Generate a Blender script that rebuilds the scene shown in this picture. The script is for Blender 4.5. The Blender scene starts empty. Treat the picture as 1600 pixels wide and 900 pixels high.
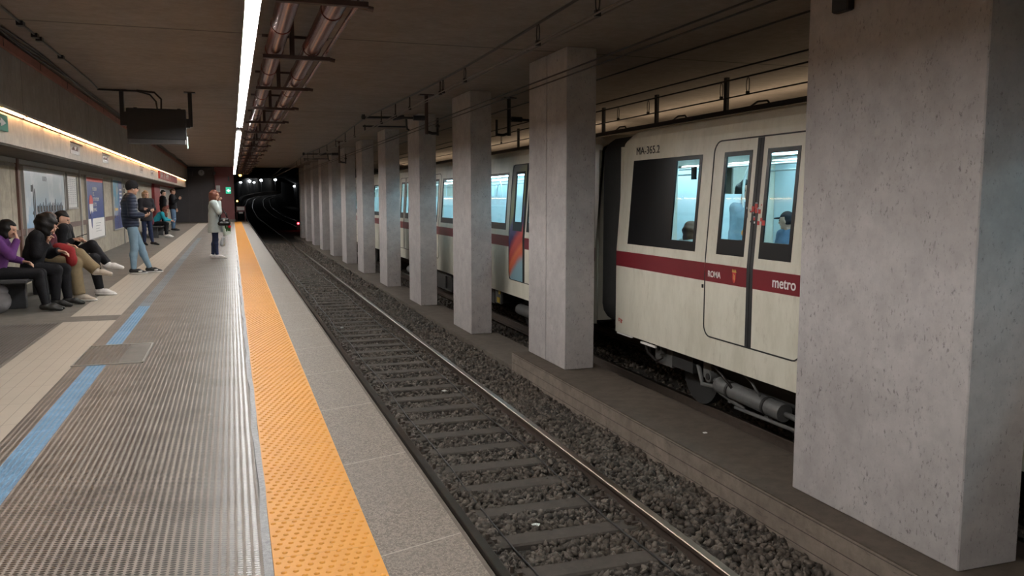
import bpy, math, random
import numpy as np
from mathutils import Vector, Matrix, noise
random.seed(7); rng = np.random.default_rng(7)
S = bpy.context.scene
COL = S.collection

# ---------------------------------------------------------------- camera, world, exposure
F_PX = 1300.0
YAW, PIT = math.radians(18.520), math.radians(6.1466)
cam_d = bpy.data.cameras.new('camera'); cam = bpy.data.objects.new('camera', cam_d); COL.objects.link(cam)
cam_d.sensor_width = 36.0; cam_d.lens = 36.0 * F_PX / 1600.0
cam_d.clip_start = 0.05; cam_d.clip_end = 900
cam.location = (0, 0, 1.5)
cam.rotation_euler = (math.pi/2 - PIT, 0, -YAW)
S.camera = cam
w = bpy.data.worlds.new('world'); S.world = w; w.use_nodes = True
w.node_tree.nodes['Background'].inputs[0].default_value = (0.5, 0.45, 0.4, 1)
w.node_tree.nodes['Background'].inputs[1].default_value = 0.004
S.view_settings.view_transform = 'Standard'; S.view_settings.look = 'None'
S.view_settings.gamma = 1.0; S.view_settings.use_curve_mapping = False
S.view_settings.exposure = 0.0
TUBE_L = 275.0        # platform tubes
WARM_L = 14.0          # strip lights of the left fascia
FAR_L = 8.0          # far platform tubes
TRAIN_L = 20.0        # train saloon lights

# ---------------------------------------------------------------- materials
def new_mat(name):
    m = bpy.data.materials.new(name); m.use_nodes = True
    nt = m.node_tree; b = nt.nodes['Principled BSDF']; return m, nt, b
def lnk(nt, a, b): nt.links.new(a, b)
def node(nt, t, **kw):
    n = nt.nodes.new(t)
    for k, v in kw.items():
        if k.startswith('_'): setattr(n, k[1:], v)
        else:
            s = n.inputs[int(k[1:])] if k[0] == 'i' and k[1:].isdigit() else n.inputs[k]
            if isinstance(v, bpy.types.NodeSocket): nt.links.new(v, s)
            else: s.default_value = v
    return n
def M(nt, op, a, b=None, c=None, clamp=False):
    n = nt.nodes.new('ShaderNodeMath'); n.operation = op; n.use_clamp = clamp
    for i, v in enumerate((a, b, c)):
        if v is None: continue
        if isinstance(v, bpy.types.NodeSocket): nt.links.new(v, n.inputs[i])
        else: n.inputs[i].default_value = v
    return n.outputs[0]
def mix(nt, f, a, b):
    n = nt.nodes.new('ShaderNodeMix'); n.data_type = 'RGBA'
    for s, v in ((n.inputs[0], f), (n.inputs[6], a), (n.inputs[7], b)):
        if isinstance(v, bpy.types.NodeSocket): nt.links.new(v, s)
        else: s.default_value = v if not isinstance(v, tuple) or len(v) == 4 else (*v, 1)
    return n.outputs[2]
def smooth(nt, x, lo, hi):
    n = nt.nodes.new('ShaderNodeMapRange'); n.interpolation_type = 'SMOOTHSTEP'
    nt.links.new(x, n.inputs[0]); n.inputs[1].default_value = lo; n.inputs[2].default_value = hi
    return n.outputs[0]
def pos(nt):
    return nt.nodes.new('ShaderNodeNewGeometry').outputs['Position']
def tobj(nt):
    return nt.nodes.new('ShaderNodeTexCoord').outputs['Object']
def noise_n(nt, vec, scale, detail=4, rough=.6, stretch=None):
    if stretch:
        mp = node(nt, 'ShaderNodeMapping', Vector=vec); mp.inputs['Scale'].default_value = stretch; vec = mp.outputs[0]
    n = node(nt, 'ShaderNodeTexNoise', Vector=vec, Scale=scale, Detail=detail, Roughness=rough)
    return n.outputs['Fac']
def bump(nt, b, h, strength=.3, dist=.01):
    n = node(nt, 'ShaderNodeBump', Height=h, Strength=strength, Distance=dist); lnk(nt, n.outputs[0], b.inputs['Normal'])
MATS = {}
def paint(name, col, rough=.5, metal=0.0, var=.15, scale=8, spec=.5, bmp=0, coat=0):
    m, nt, b = new_mat(name)
    f = noise_n(nt, pos(nt), scale)
    c2 = tuple(max(0, c*(1-var*1.6)) for c in col)
    c1 = tuple(min(1, c*(1+var)) for c in col)
    lnk(nt, mix(nt, f, c1, c2), b.inputs['Base Color'])
    b.inputs['Roughness'].default_value = rough; b.inputs['Metallic'].default_value = metal
    b.inputs['Specular IOR Level'].default_value = spec
    if coat: b.inputs['Coat Weight'].default_value = coat
    if bmp: bump(nt, b, noise_n(nt, pos(nt), scale*6), bmp, .004)
    MATS[name] = m; return m
def concrete(name, c1, c2, pit=.5, pscale=30, stretch=(1, 1, .45), stain=(.55, 1.2), rough=.85, joints=None, pcol=.45, bstr=.5):
    m, nt, b = new_mat(name)
    P = pos(nt)
    big = noise_n(nt, P, 1.1, 6, .65)
    mid = noise_n(nt, P, 6, 6, .7)
    col = mix(nt, smooth(nt, mid, .3, .7), c1, c2)
    st = smooth(nt, big, .35, .7)
    col = mix(nt, M(nt, 'MULTIPLY', st, .35), col, tuple(c*.62 for c in c2))
    pn = noise_n(nt, P, pscale, 5, .75, stretch)
    pits = smooth(nt, pn, .56, .68)
    patch = smooth(nt, noise_n(nt, P, 2.3, 4, .6), .38, .62)
    pf = M(nt, 'MULTIPLY', M(nt, 'MULTIPLY', pits, M(nt, 'ADD', M(nt, 'MULTIPLY', patch, .7), .3)), pit)
    col = mix(nt, pf, col, tuple(c*pcol for c in c2))
    hgt = M(nt, 'SUBTRACT', M(nt, 'MULTIPLY', pn, .5), pf)
    if joints:
        sep = node(nt, 'ShaderNodeSeparateXYZ', Vector=P)
        for ax, period, off, wd in joints:
            fr = M(nt, 'FRACT', M(nt, 'DIVIDE', M(nt, 'ADD', sep.outputs[ax], off), period))
            d = M(nt, 'MULTIPLY', M(nt, 'SUBTRACT', .5, M(nt, 'ABSOLUTE', M(nt, 'SUBTRACT', fr, .5))), period)
            j = M(nt, 'SUBTRACT', 1.0, smooth(nt, d, wd*.4, wd))
            col = mix(nt, M(nt, 'MULTIPLY', j, .8), col, tuple(c*.3 for c in c2))
            hgt = M(nt, 'SUBTRACT', hgt, j)
    lnk(nt, col, b.inputs['Base Color']); b.inputs['Roughness'].default_value = rough
    b.inputs['Specular IOR Level'].default_value = .3
    bump(nt, b, hgt, bstr, .004)
    MATS[name] = m; return m
def emit(name, col, L):
    m, nt, b = new_mat(name)
    b.inputs['Base Color'].default_value = (*[c*.8 for c in col], 1)
    b.inputs['Emission Color'].default_value = (*col, 1); b.inputs['Emission Strength'].default_value = L
    MATS[name] = m; return m

concrete('curb_dirt', (.105, .082, .064), (.07, .055, .043), pit=.4, pscale=14)
concrete('pillar_concrete', (.47, .44, .435), (.385, .36, .355), pit=1.0, pscale=42, stretch=(1, 1, .5))
concrete('ceiling_concrete', (.31, .26, .23), (.25, .21, .185), pit=.08, pscale=12, stretch=(1, 1, 1), joints=[(1, 9.1, -1.8, .035)], rough=.9, bstr=.2)
concrete('wall_concrete', (.46, .41, .33), (.33, .295, .235), pit=.55, pscale=14, stretch=(1, 1, .12), joints=[(1, 1.45, .2, .02)])
concrete('beam_concrete', (.33, .30, .27), (.26, .235, .21), pit=.3, pscale=10, stretch=(1, 1, .3), joints=[(1, 2.6, .2, .015)])
concrete('curb_concrete', (.25, .205, .17), (.165, .135, .11), pit=.7, pscale=12, stretch=(1, .25, 1), joints=[(2, .125, .0, .005)], bstr=.9)
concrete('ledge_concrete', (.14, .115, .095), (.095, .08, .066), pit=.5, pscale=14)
concrete('floor_dark', (.20, .185, .165), (.14, .13, .118), pit=.4, pscale=20, stretch=(1, 1, 1), rough=.6)
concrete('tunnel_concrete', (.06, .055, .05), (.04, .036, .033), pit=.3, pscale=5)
concrete('far_wall_concrete', (.55, .46, .33), (.48, .40, .28), pit=.15, pscale=9)
concrete('sleeper_concrete', (.078, .063, .052), (.052, .043, .036), pit=.4, pscale=30, bstr=.3)

# granite: speckled aggregate with cross joints
m, nt, b = new_mat('granite'); MATS['granite'] = m
P = pos(nt)
v = node(nt, 'ShaderNodeTexVoronoi', Vector=P, Scale=95.0); n1 = noise_n(nt, P, 150, 3, .7)
c = mix(nt, smooth(nt, v.outputs['Color'], .25, .75), (.115, .092, .076), (.215, .18, .15))
c = mix(nt, smooth(nt, n1, .57, .63), c, (.40, .33, .27)); c = mix(nt, smooth(nt, n1, .42, .36), c, (.10, .085, .075))
sep = node(nt, 'ShaderNodeSeparateXYZ', Vector=P)
fr = M(nt, 'FRACT', M(nt, 'DIVIDE', M(nt, 'ADD', sep.outputs[1], M(nt, 'MULTIPLY', sep.outputs[0], -.35)), 1.27))
j = M(nt, 'LESS_THAN', M(nt, 'ABSOLUTE', M(nt, 'SUBTRACT', fr, .5)), .004)
c = mix(nt, M(nt, 'MULTIPLY', j, .5), c, (.5, .45, .38))
c = mix(nt, M(nt, 'MULTIPLY', smooth(nt, noise_n(nt, P, 1.3, 5), .4, .75), .35), c, (.17, .15, .13))
lnk(nt, c, b.inputs['Base Color']); b.inputs['Roughness'].default_value = .55; b.inputs['Specular IOR Level'].default_value = .35
# yellow tactile
m, nt, b = new_mat('tactile_yellow'); MATS['tactile_yellow'] = m
P = pos(nt); sep = node(nt, 'ShaderNodeSeparateXYZ', Vector=P)
c = mix(nt, noise_n(nt, P, 3, 6, .7), (.74, .345, .065), (.58, .25, .04))
c = mix(nt, smooth(nt, noise_n(nt, P, 24, 5, .8), .58, .75), c, (.48, .22, .05))
fr = M(nt, 'FRACT', M(nt, 'DIVIDE', sep.outputs[1], .41)); j = M(nt, 'LESS_THAN', M(nt, 'ABSOLUTE', M(nt, 'SUBTRACT', fr, .5)), .006)
c = mix(nt, M(nt, 'MULTIPLY', j, .5), c, (.35, .17, .04))
lnk(nt, c, b.inputs['Base Color']); b.inputs['Roughness'].default_value = .5; b.inputs['Specular IOR Level'].default_value = .3
# ribbed mat of oval dimples
def oval_mat(name, base, hole, px=.033, py=.0225, ovy=.40):
    m, nt, b = new_mat(name); MATS[name] = m
    P = pos(nt); sep = node(nt, 'ShaderNodeSeparateXYZ', Vector=P)
    X = M(nt, 'DIVIDE', sep.outputs[0], px); ci = M(nt, 'FLOOR', X)
    u = M(nt, 'SUBTRACT', M(nt, 'FRACT', X), .5)
    Y = M(nt, 'ADD', M(nt, 'DIVIDE', sep.outputs[1], py), M(nt, 'MULTIPLY', ci, .5))
    vv = M(nt, 'SUBTRACT', M(nt, 'FRACT', Y), .5)
    d = M(nt, 'SQRT', M(nt, 'ADD', M(nt, 'POWER', M(nt, 'DIVIDE', u, .37), 2.0), M(nt, 'POWER', M(nt, 'DIVIDE', vv, ovy), 2.0)))
    hole_f = M(nt, 'SUBTRACT', 1.0, smooth(nt, d, .85, 1.12))
    wn = noise_n(nt, P, 2.2, 6, .7); wear = smooth(nt, wn, .35, .7)
    c = mix(nt, wear, base, tuple(x*.72 for x in base))
    dirt = smooth(nt, noise_n(nt, P, 9, 5, .7), .45, .75)
    h2 = mix(nt, dirt, hole, tuple(min(1, x*1.7) for x in hole))
    col = mix(nt, M(nt, 'MULTIPLY', hole_f, .96), c, h2)
    lnk(nt, col, b.inputs['Base Color'])
    r = M(nt, 'SUBTRACT', .70, M(nt, 'MULTIPLY', hole_f, .40)); lnk(nt, r, b.inputs['Roughness'])
    lnk(nt, M(nt, 'ADD', .05, M(nt, 'MULTIPLY', hole_f, .28)), b.inputs['Specular IOR Level'])
    bump(nt, b, M(nt, 'SUBTRACT', 0.0, hole_f), .25, .003)
    return m
oval_mat('stud_mat', (.315, .28, .25), (.022, .019, .017))
oval_mat('stud_mat_blue', (.20, .37, .56), (.12, .23, .36))
oval_mat('stud_mat_small', (.20, .185, .17), (.04, .037, .034), px=.04, py=.022)
# beige tile
m, nt, b = new_mat('beige_tile'); MATS['beige_tile'] = m
P = pos(nt); sep = node(nt, 'ShaderNodeSeparateXYZ', Vector=P)
c = mix(nt, noise_n(nt, P, 2.5, 6, .7), (.50, .46, .40), (.39, .355, .305))
jf = None
for ax, per in ((0, .10), (1, .62)):
    fr = M(nt, 'FRACT', M(nt, 'DIVIDE', sep.outputs[ax], per)); d = M(nt, 'MULTIPLY', M(nt, 'SUBTRACT', .5, M(nt, 'ABSOLUTE', M(nt, 'SUBTRACT', fr, .5))), per)
    j = M(nt, 'LESS_THAN', d, .0028); jf = j if jf is None else M(nt, 'MAXIMUM', jf, j)
c = mix(nt, M(nt, 'MULTIPLY', jf, .7), c, (.20, .175, .15))
lnk(nt, c, b.inputs['Base Color']); b.inputs['Roughness'].default_value = .45
# ballast stone
m, nt, b = new_mat('ballast_stone'); MATS['ballast_stone'] = m
P = pos(nt)
v = node(nt, 'ShaderNodeTexVoronoi', Vector=P, Scale=20.0)
c = mix(nt, smooth(nt, v.outputs['Color'], .25, .95), (.036, .029, .024), (.150, .125, .105))
c = mix(nt, M(nt, 'MULTIPLY', smooth(nt, noise_n(nt, P, 1.2, 4), .4, .65), .45), c, (.085, .065, .05))
lnk(nt, c, b.inputs['Base Color']); b.inputs['Roughness'].default_value = .8; b.inputs['Specular IOR Level'].default_value = .3
paint('ballast_bed', (.045, .038, .032), .95, bmp=1, scale=10)
paint('rail_web', (.075, .055, .043), .6, .3, .3, 12)
paint('rail_head', (.24, .19, .15), .32, 1.0, .25, 6)
paint('metal_trim', (.42, .42, .43), .55, .4, .45, 45, bmp=.8)
paint('pipe_red', (.20, .055, .04), .25, .35, .25, 5, .6)
paint('tray_red', (.30, .115, .085), .6, 0, .25, 3)
paint('bracket_dark', (.07, .045, .042), .5, .3)
paint('wire', (.03, .026, .024), .5, .5)
paint('wire_bright', (.11, .08, .06), .4, .7)
paint('black_metal', (.014, .014, .016), .45, 0)
paint('dark_grey', (.055, .055, .058), .5)
paint('under_grey', (.12, .12, .117), .6, .1, .35, 6)
paint('under_dark', (.018, .017, .016), .7, .1, .35, 6)
paint('hood_white', (.80, .80, .78), .4, 0, .05)
paint('white_plastic', (.7, .7, .68), .4, 0, .05)
paint('print_black', (.02, .02, .022), .5)
paint('print_white', (.82, .80, .78), .5, 0, .04)
paint('print_red', (.55, .05, .04), .5)
paint('print_blue', (.035, .06, .22), .4, 0, .1)
paint('print_grey', (.35, .36, .38), .5)
paint('print_gold', (.75, .50, .15), .4, 0, .1)
paint('sign_red', (.42, .035, .03), .4)
paint('maroon_paint', (.17, .045, .05), .5, 0, .15, 1.5)
paint('door_red', (.26, .02, .022), .45)
paint('charcoal_wall', (.055, .05, .055), .6, 0, .25, 1.2)
paint('rust_brown', (.16, .08, .06), .6, 0, .3, 5)
paint('timber_band', (.13, .075, .06), .6, 0, .3, 9)
paint('alu_frame', (.42, .41, .39), .4, .5, .1)
paint('glass_black', (.006, .006, .007), .3, 0, .0, spec=.25)
paint('rubber', (.016, .016, .017), .55)
paint('bellows_rubber', (.05, .05, .05), .5)
paint('stripe_maroon', (.20, .018, .028), .3, 0, .12, 2)
paint('bench_dark', (.05, .052, .058), .5)
paint('yellow_box', (.75, .55, .04), .5)
paint('green_sign', (.02, .25, .17), .4, 0, .05)
# train skin
m, nt, b = new_mat('train_cream'); MATS['train_cream'] = m
P = pos(nt); mp = node(nt, 'ShaderNodeMapping', Vector=P); mp.inputs['Scale'].default_value = (1, 1, .35)
c = mix(nt, smooth(nt, noise_n(nt, mp.outputs[0], 3.0, 7, .72), .35, .72), (.74, .71, .61), (.61, .58, .48))
c = mix(nt, M(nt, 'MULTIPLY', smooth(nt, noise_n(nt, mp.outputs[0], 8.0, 5, .8), .56, .72), .45), c, (.47, .43, .34))
lnk(nt, c, b.inputs['Base Color']); b.inputs['Roughness'].default_value = .32; b.inputs['Specular IOR Level'].default_value = .5
# graffiti on a door leaf (rainbow bands in the leaf's own coordinates: y along, z up)
m, nt, b = new_mat('graffiti'); MATS['graffiti'] = m
T = pos(nt); sep = node(nt, 'ShaderNodeSeparateXYZ', Vector=T)
yl = M(nt, 'SUBTRACT', 15.30, sep.outputs[1]); dist = M(nt, 'ADD', M(nt, 'SUBTRACT', sep.outputs[2], M(nt, 'SUBTRACT', M(nt, 'MULTIPLY', yl, 1.0), M(nt, 'MULTIPLY', M(nt, 'POWER', yl, 2.0), .45))), M(nt, 'MULTIPLY', noise_n(nt, T, 3, 3), .12))
rp = nt.nodes.new('ShaderNodeValToRGB'); cr = rp.color_ramp
mr = node(nt, 'ShaderNodeMapRange', i0=dist, i1=-.5, i2=2.0); lnk(nt, mr.outputs[0], rp.inputs[0])
cols = [(0, (.18, .33, .40)), (.16, (.22, .36, .42)), (.22, (.55, .10, .05)), (.27, (.62, .16, .06)), (.31, (.45, .06, .05)), (.36, (.55, .09, .07)), (.40, (.30, .04, .07)), (.45, (.06, .05, .16)), (.55, (.09, .08, .20)), (.62, (.25, .28, .12)), (.8, (.30, .30, .16)), (.93, (.15, .16, .17))]
while len(cr.elements) < len(cols): cr.elements.new(.5)
for e, (p_, c_) in zip(cr.elements, cols): e.position = p_; e.color = (*c_, 1)
lnk(nt, rp.outputs[0], b.inputs['Base Color']); b.inputs['Roughness'].default_value = .4
# glass pane
m, nt, b = new_mat('glass'); MATS['glass'] = m
nt.nodes.remove(b)
fr = node(nt, 'ShaderNodeFresnel', IOR=1.5)
tr = node(nt, 'ShaderNodeBsdfTransparent', Color=(.80, .93, .95, 1)); gl = node(nt, 'ShaderNodeBsdfGlossy', Roughness=.03)
mx = node(nt, 'ShaderNodeMixShader', Fac=fr.outputs[0]); lnk(nt, tr.outputs[0], mx.inputs[1]); lnk(nt, gl.outputs[0], mx.inputs[2])
lnk(nt, mx.outputs[0], nt.nodes['Material Output'].inputs[0])
emit('tube_light', (1.0, .985, .955), TUBE_L)
emit('warm_light', (1.0, .55, .25), WARM_L)
emit('far_light', (1.0, .80, .55), FAR_L)
emit('train_light', (.62, .90, 1.0), TRAIN_L)
emit('lamp_white', (.9, .95, 1.0), 25)
emit('lamp_amber', (1.0, .5, .08), 14)
emit('lamp_red', (1.0, .03, .04), 20)
emit('exit_lit', (.04, .55, .33), .8)
emit('exit_lit_white', (.7, 1.0, .85), 1.6)
paint('saloon_wall', (.62, .74, .78), .4, 0, .05)
paint('saloon_pole', (.75, .80, .82), .3, .2, .03)
paint('seat_blue', (.10, .2, .32), .5)
# poster skies
def sky_poster(name, top, bot, cloud):
    m, nt, b = new_mat(name); MATS[name] = m
    P = pos(nt); sep = node(nt, 'ShaderNodeSeparateXYZ', Vector=P)
    f = smooth(nt, M(nt, 'ADD', sep.outputs[2], M(nt, 'MULTIPLY', noise_n(nt, P, 1.4, 4), .5)), .8, 2.0)
    c = mix(nt, f, bot, top); c = mix(nt, smooth(nt, noise_n(nt, P, 1.6, 5, .6), .5, .64), c, cloud)
    lnk(nt, c, b.inputs['Base Color']); b.inputs['Roughness'].default_value = .25
sky_poster('poster_sky', (.66, .74, .78), (.20, .45, .75), (.78, .83, .86))
sky_poster('poster_city', (.20, .45, .62), (.45, .38, .42), (.62, .58, .50))
# cloth / skin
def cloth(name, col, rough=.85, var=.2, scale=18, fold=.5, puff=None):
    m, nt, b = new_mat(name); MATS[name] = m
    T = tobj(nt)
    lnk(nt, mix(nt, noise_n(nt, T, scale, 5), tuple(min(1, c*(1+var)) for c in col), tuple(c*(1-var) for c in col)), b.inputs['Base Color'])
    b.inputs['Roughness'].default_value = rough; b.inputs['Specular IOR Level'].default_value = .25
    h = noise_n(nt, T, 9, 3)
    if puff:
        sep = node(nt, 'ShaderNodeSeparateXYZ', Vector=T)
        h = M(nt, 'ADD', M(nt, 'MULTIPLY', h, .3), M(nt, 'ABSOLUTE', M(nt, 'SINE', M(nt, 'MULTIPLY', sep.outputs[2], math.pi/puff))))
    bump(nt, b, h, fold if not puff else .5, .02)
cloth('skin', (.55, .33, .24), .5, .08, 6, .1)
cloth('hair_black', (.006, .005, .005), .6, .3, 60); cloth('hair_brown', (.10, .05, .03), .6, .3, 60)
cloth('hair_red_brown', (.13, .045, .03), .6, .3, 60); cloth('hair_blond', (.33, .22, .13), .6, .3, 60)
cloth('beanie_black', (.015, .015, .017)); cloth('navy_puffer', (.022, .030, .055), .45, .1, 18, puff=.062)
cloth('jeans_blue', (.22, .33, .42), .8, .25, 9); cloth('jeans_mid', (.10, .17, .27), .8, .25, 9); cloth('black_cloth', (.006, .006, .008)); cloth('dark_cloth', (.018, .017, .022))
cloth('purple_knit', (.11, .035, .15), .9, .2, 40); cloth('red_cloth', (.24, .02, .022)); cloth('olive_cloth', (.22, .17, .10)); cloth('grey_coat', (.40, .45, .44), .9, .12)
cloth('navy_leggings', (.022, .032, .075)); cloth('teal_cloth', (.02, .30, .40)); cloth('maroon_cloth', (.09, .02, .03)); cloth('white_shoe', (.72, .70, .68), .5, .08); cloth('cream_shoe', (.55, .48, .40), .6, .2, 30)
cloth('black_shoe', (.02, .02, .02), .4); cloth('grey_hoodie', (.25, .24, .25)); cloth('blue_grey_cloth', (.22, .30, .36)); cloth('white_cloth', (.65, .68, .70)); cloth('leather_black', (.012, .012, .013), .3)
cloth('leaf_green', (.03, .10, .025), .6, .4, 30); cloth('petal_red', (.65, .03, .05)); cloth('wrap_clear', (.50, .60, .55), .3)

# ---------------------------------------------------------------- mesh helpers
class MB:
    def __init__(s): s.v = []; s.f = []; s.mi = []; s.mats = []; s.cur = 0; s.smooth = []; s.sm = False
    def mat(s, name):
        if name not in s.mats: s.mats.append(name)
        s.cur = s.mats.index(name); return s
    def add(s, vs, fs):
        o = len(s.v); s.v.extend([tuple(p) for p in vs])
        for f in fs: s.f.append(tuple(i+o for i in f)); s.mi.append(s.cur); s.smooth.append(s.sm)
        return s
    def box(s, x0, x1, y0, y1, z0, z1, bev=0):
        if bev <= 0:
            vs = [(x, y, z) for x in (x0, x1) for y in (y0, y1) for z in (z0, z1)]
            return s.add(vs, [(0, 1, 3, 2), (4, 6, 7, 5), (0, 4, 5, 1), (2, 3, 7, 6), (0, 2, 6, 4), (1, 5, 7, 3)])
        # vertical-edge and top chamfers: octagonal rings
        def ring(i, z): return [(x0+i+bev, y0+i, z), (x1-i-bev, y0+i, z), (x1-i, y0+i+bev, z), (x1-i, y1-i-bev, z), (x1-i-bev, y1-i, z), (x0+i+bev, y1-i, z), (x0+i, y1-i-bev, z), (x0+i, y0+i+bev, z)]
        rs = [ring(bev, z0), ring(0, z0+bev), ring(0, z1-bev), ring(bev, z1)]
        vs = [p for r in rs for p in r]; fs = [tuple(range(7, -1, -1)), tuple(range(24, 32))]
        for k in range(3):
            for i in range(8): j = (i+1) % 8; fs.append((k*8+i, k*8+j, k*8+8+j, k*8+8+i))
        return s.add(vs, fs)
    def cyl(s, a, b, r0, r1=None, n=12, caps=True):
        r1 = r0 if r1 is None else r1; a = Vector(a); b = Vector(b); d = (b-a).normalized()
        t = Vector((0, 0, 1)) if abs(d.z) < .9 else Vector((1, 0, 0)); u = d.cross(t).normalized(); v = d.cross(u)
        vs = [a+(u*math.cos(2*math.pi*i/n)+v*math.sin(2*math.pi*i/n))*r0 for i in range(n)] + [b+(u*math.cos(2*math.pi*i/n)+v*math.sin(2*math.pi*i/n))*r1 for i in range(n)]
        fs = [(i, (i+1) % n, n+(i+1) % n, n+i) for i in range(n)]
        sm = s.sm; s.sm = n > 6; s.add(vs, fs); s.sm = sm
        if caps: s.add(vs, [tuple(range(n-1, -1, -1)), tuple(range(n, 2*n))])
        return s
    def tube(s, pts, r, n=8):
        P = [Vector(p) for p in pts]; o = len(s.v); up = None; vs = []
        for i, p in enumerate(P):
            d = (P[min(i+1, len(P)-1)]-P[max(i-1, 0)]).normalized()
            if up is None: t = Vector((0, 0, 1)) if abs(d.z) < .9 else Vector((1, 0, 0)); up = d.cross(t).normalized()
            u = (up-d*up.dot(d)).normalized(); up = u; v = d.cross(u)
            rr = r[i] if isinstance(r, (list, tuple)) else r
            vs += [p+(u*math.cos(2*math.pi*k/n)+v*math.sin(2*math.pi*k/n))*rr for k in range(n)]
        fs = [(i*n+k, i*n+(k+1) % n, (i+1)*n+(k+1) % n, (i+1)*n+k) for i in range(len(P)-1) for k in range(n)]
        fs += [tuple(range(n-1, -1, -1)), tuple(range((len(P)-1)*n, len(P)*n))]
        sm = s.sm; s.sm = True; s.add(vs, fs); s.sm = sm; return s
    def ell(s, c, r, n=12, mth=8):
        vs = [(c[0], c[1], c[2]-r[2])]
        for i in range(1, mth):
            a = math.pi*i/mth
            for k in range(n): t = 2*math.pi*k/n; vs.append((c[0]+r[0]*math.sin(a)*math.cos(t), c[1]+r[1]*math.sin(a)*math.sin(t), c[2]-r[2]*math.cos(a)))
        vs.append((c[0], c[1], c[2]+r[2])); L = len(vs)-1; fs = []
        for k in range(n):
            fs.append((0, 1+(k+1) % n, 1+k)); fs.append((L, L-n+k, L-n+(k+1) % n))
            for i in range(mth-2): a0 = 1+i*n; fs.append((a0+k, a0+(k+1) % n, a0+n+(k+1) % n, a0+n+k))
        sm = s.sm; s.sm = True; s.add(vs, fs); s.sm = sm; return s
    def prism(s, poly, axis, a, b):
        # poly in the two other axes (cyclic order), extruded along axis from a to b
        def mk(p, t):
            return {0: (t, p[0], p[1]), 1: (p[0], t, p[1]), 2: (p[0], p[1], t)}[axis]
        n = len(poly); vs = [mk(p, a) for p in poly]+[mk(p, b) for p in poly]
        return s.add(vs, [tuple(range(n)), tuple(range(2*n-1, n-1, -1))]+[(i, n+i, n+(i+1) % n, (i+1) % n) for i in range(n)])
    def build(s, name, mat=None, parent=None, origin=None):
        me = bpy.data.meshes.new(name)
        V = np.array(s.v, dtype=float)
        if parent is not None: O = np.array(WLOC[parent.name])
        elif origin is not None: O = np.array(origin, dtype=float)
        else: mn, mxx = V.min(0), V.max(0); O = np.array([(mn[0]+mxx[0])/2, (mn[1]+mxx[1])/2, mn[2]])
        me.from_pydata((V-O).tolist(), [], s.f)
        names = s.mats or [mat]
        if mat and not s.mats: names = [mat]
        for nm in names: me.materials.append(MATS[nm])
        me.polygons.foreach_set('material_index', s.mi if s.mats else [0]*len(s.f))
        me.polygons.foreach_set('use_smooth', s.smooth)
        me.update()
        o = bpy.data.objects.new(name, me); COL.objects.link(o)
        if parent is not None: o.parent = parent; WLOC[o.name] = tuple(O)
        else: o.location = tuple(O); WLOC[o.name] = tuple(O)
        return o
WLOC = {}
def B(*a, **k): return MB().box(*a, **k)
def thing(name, label, cat, loc, group=None):
    o = bpy.data.objects.new(name, None); COL.objects.link(o); o.location = loc; o.empty_display_size = .1
    WLOC[o.name] = tuple(loc); o['label'] = label; o['category'] = cat
    if group: o['group'] = group
    return o
def tag(o, label, cat, group=None, kind=None):
    o['label'] = label; o['category'] = cat
    if group: o['group'] = group
    if kind: o['kind'] = kind
    return o
def struct(o, label=None):
    o['kind'] = 'structure'
    if label: o['label'] = label
    return o
def copy_tree(o, loc, parent=None):
    c = o.copy(); COL.objects.link(c); c.parent = parent
    if parent is None: c.location = loc; WLOC[c.name] = tuple(loc)
    for ch in list(o.children): copy_tree(ch, None, c)
    return c
def text(s, size, origin, xdir, ydir, mat, parent, name='lettering', depth=.003, align='LEFT', sx=1.0, bold=0.0):
    cu = bpy.data.curves.new('t', 'FONT'); cu.body = s; cu.size = size; cu.extrude = depth; cu.align_x = align; cu.offset = bold
    to = bpy.data.objects.new('t', cu); COL.objects.link(to)
    dg = bpy.context.evaluated_depsgraph_get(); me = bpy.data.meshes.new_from_object(to.evaluated_get(dg))
    bpy.data.objects.remove(to); me.name = name
    X = Vector(xdir).normalized(); Yv = Vector(ydir).normalized(); Z = X.cross(Yv)
    O = Vector(origin) - Vector(WLOC[parent.name] if parent else (0, 0, 0))
    for v in me.vertices: c = v.co.copy(); v.co = O + X*c.x*sx + Yv*c.y + Z*c.z
    me.materials.clear(); me.materials.append(MATS[mat])
    o = bpy.data.objects.new(name, me); COL.objects.link(o)
    if parent: o.parent = parent
    return o

# ================================================================ the setting
Y0, Y1 = -8.0, 57.0
struct(B(-3.5, .93, Y0, Y1, -1.45, -.02).build('floor', 'floor_dark'), 'concrete platform body')
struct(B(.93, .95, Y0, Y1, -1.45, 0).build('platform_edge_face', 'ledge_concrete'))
struct(B(.545, .93, Y0, Y1, -.02, 0).build('granite_edge_strip', 'granite'), 'speckled granite strip at the platform edge')
struct(B(-3.46, -2.0, Y0, Y1, -.02, 0).build('floor_by_wall', 'floor_dark'), 'dark concrete floor by the bench wall')
struct(B(-2.0, -1.41, Y0, 11.25, -.02, 0).build('beige_tile_path', 'beige_tile'), 'beige tiled path along the platform')
struct(B(-2.0, -1.41, 11.25, 11.75, -.02, 0).build('floor_cross_band', 'floor_dark'), 'grey band crossing the beige tiles')
struct(B(-2.0, -1.41, 11.75, Y1-2, -.02, 0).build('beige_tile_path', 'beige_tile'), 'beige tiled path beyond the grey band')
struct(B(-2.0, -1.41, Y1-2, Y1, -.02, 0).build('floor_end', 'floor_dark'))
struct(B(-1.41, -1.285, Y0, Y1, -.02, 0).build('stud_mat_border', 'stud_mat'))
mb = MB(); mb.mat('stud_mat_blue').box(-1.285, -1.13, Y0, 8.2, -.02, 0).box(-1.285, -1.13, 9.3, 12.6, -.02, 0)
struct(mb.build('blue_floor_line'), 'blue painted line on the studded mat')
oval_mat('stud_mat_faded', (.29, .34, .38), (.05, .06, .075))
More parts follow.
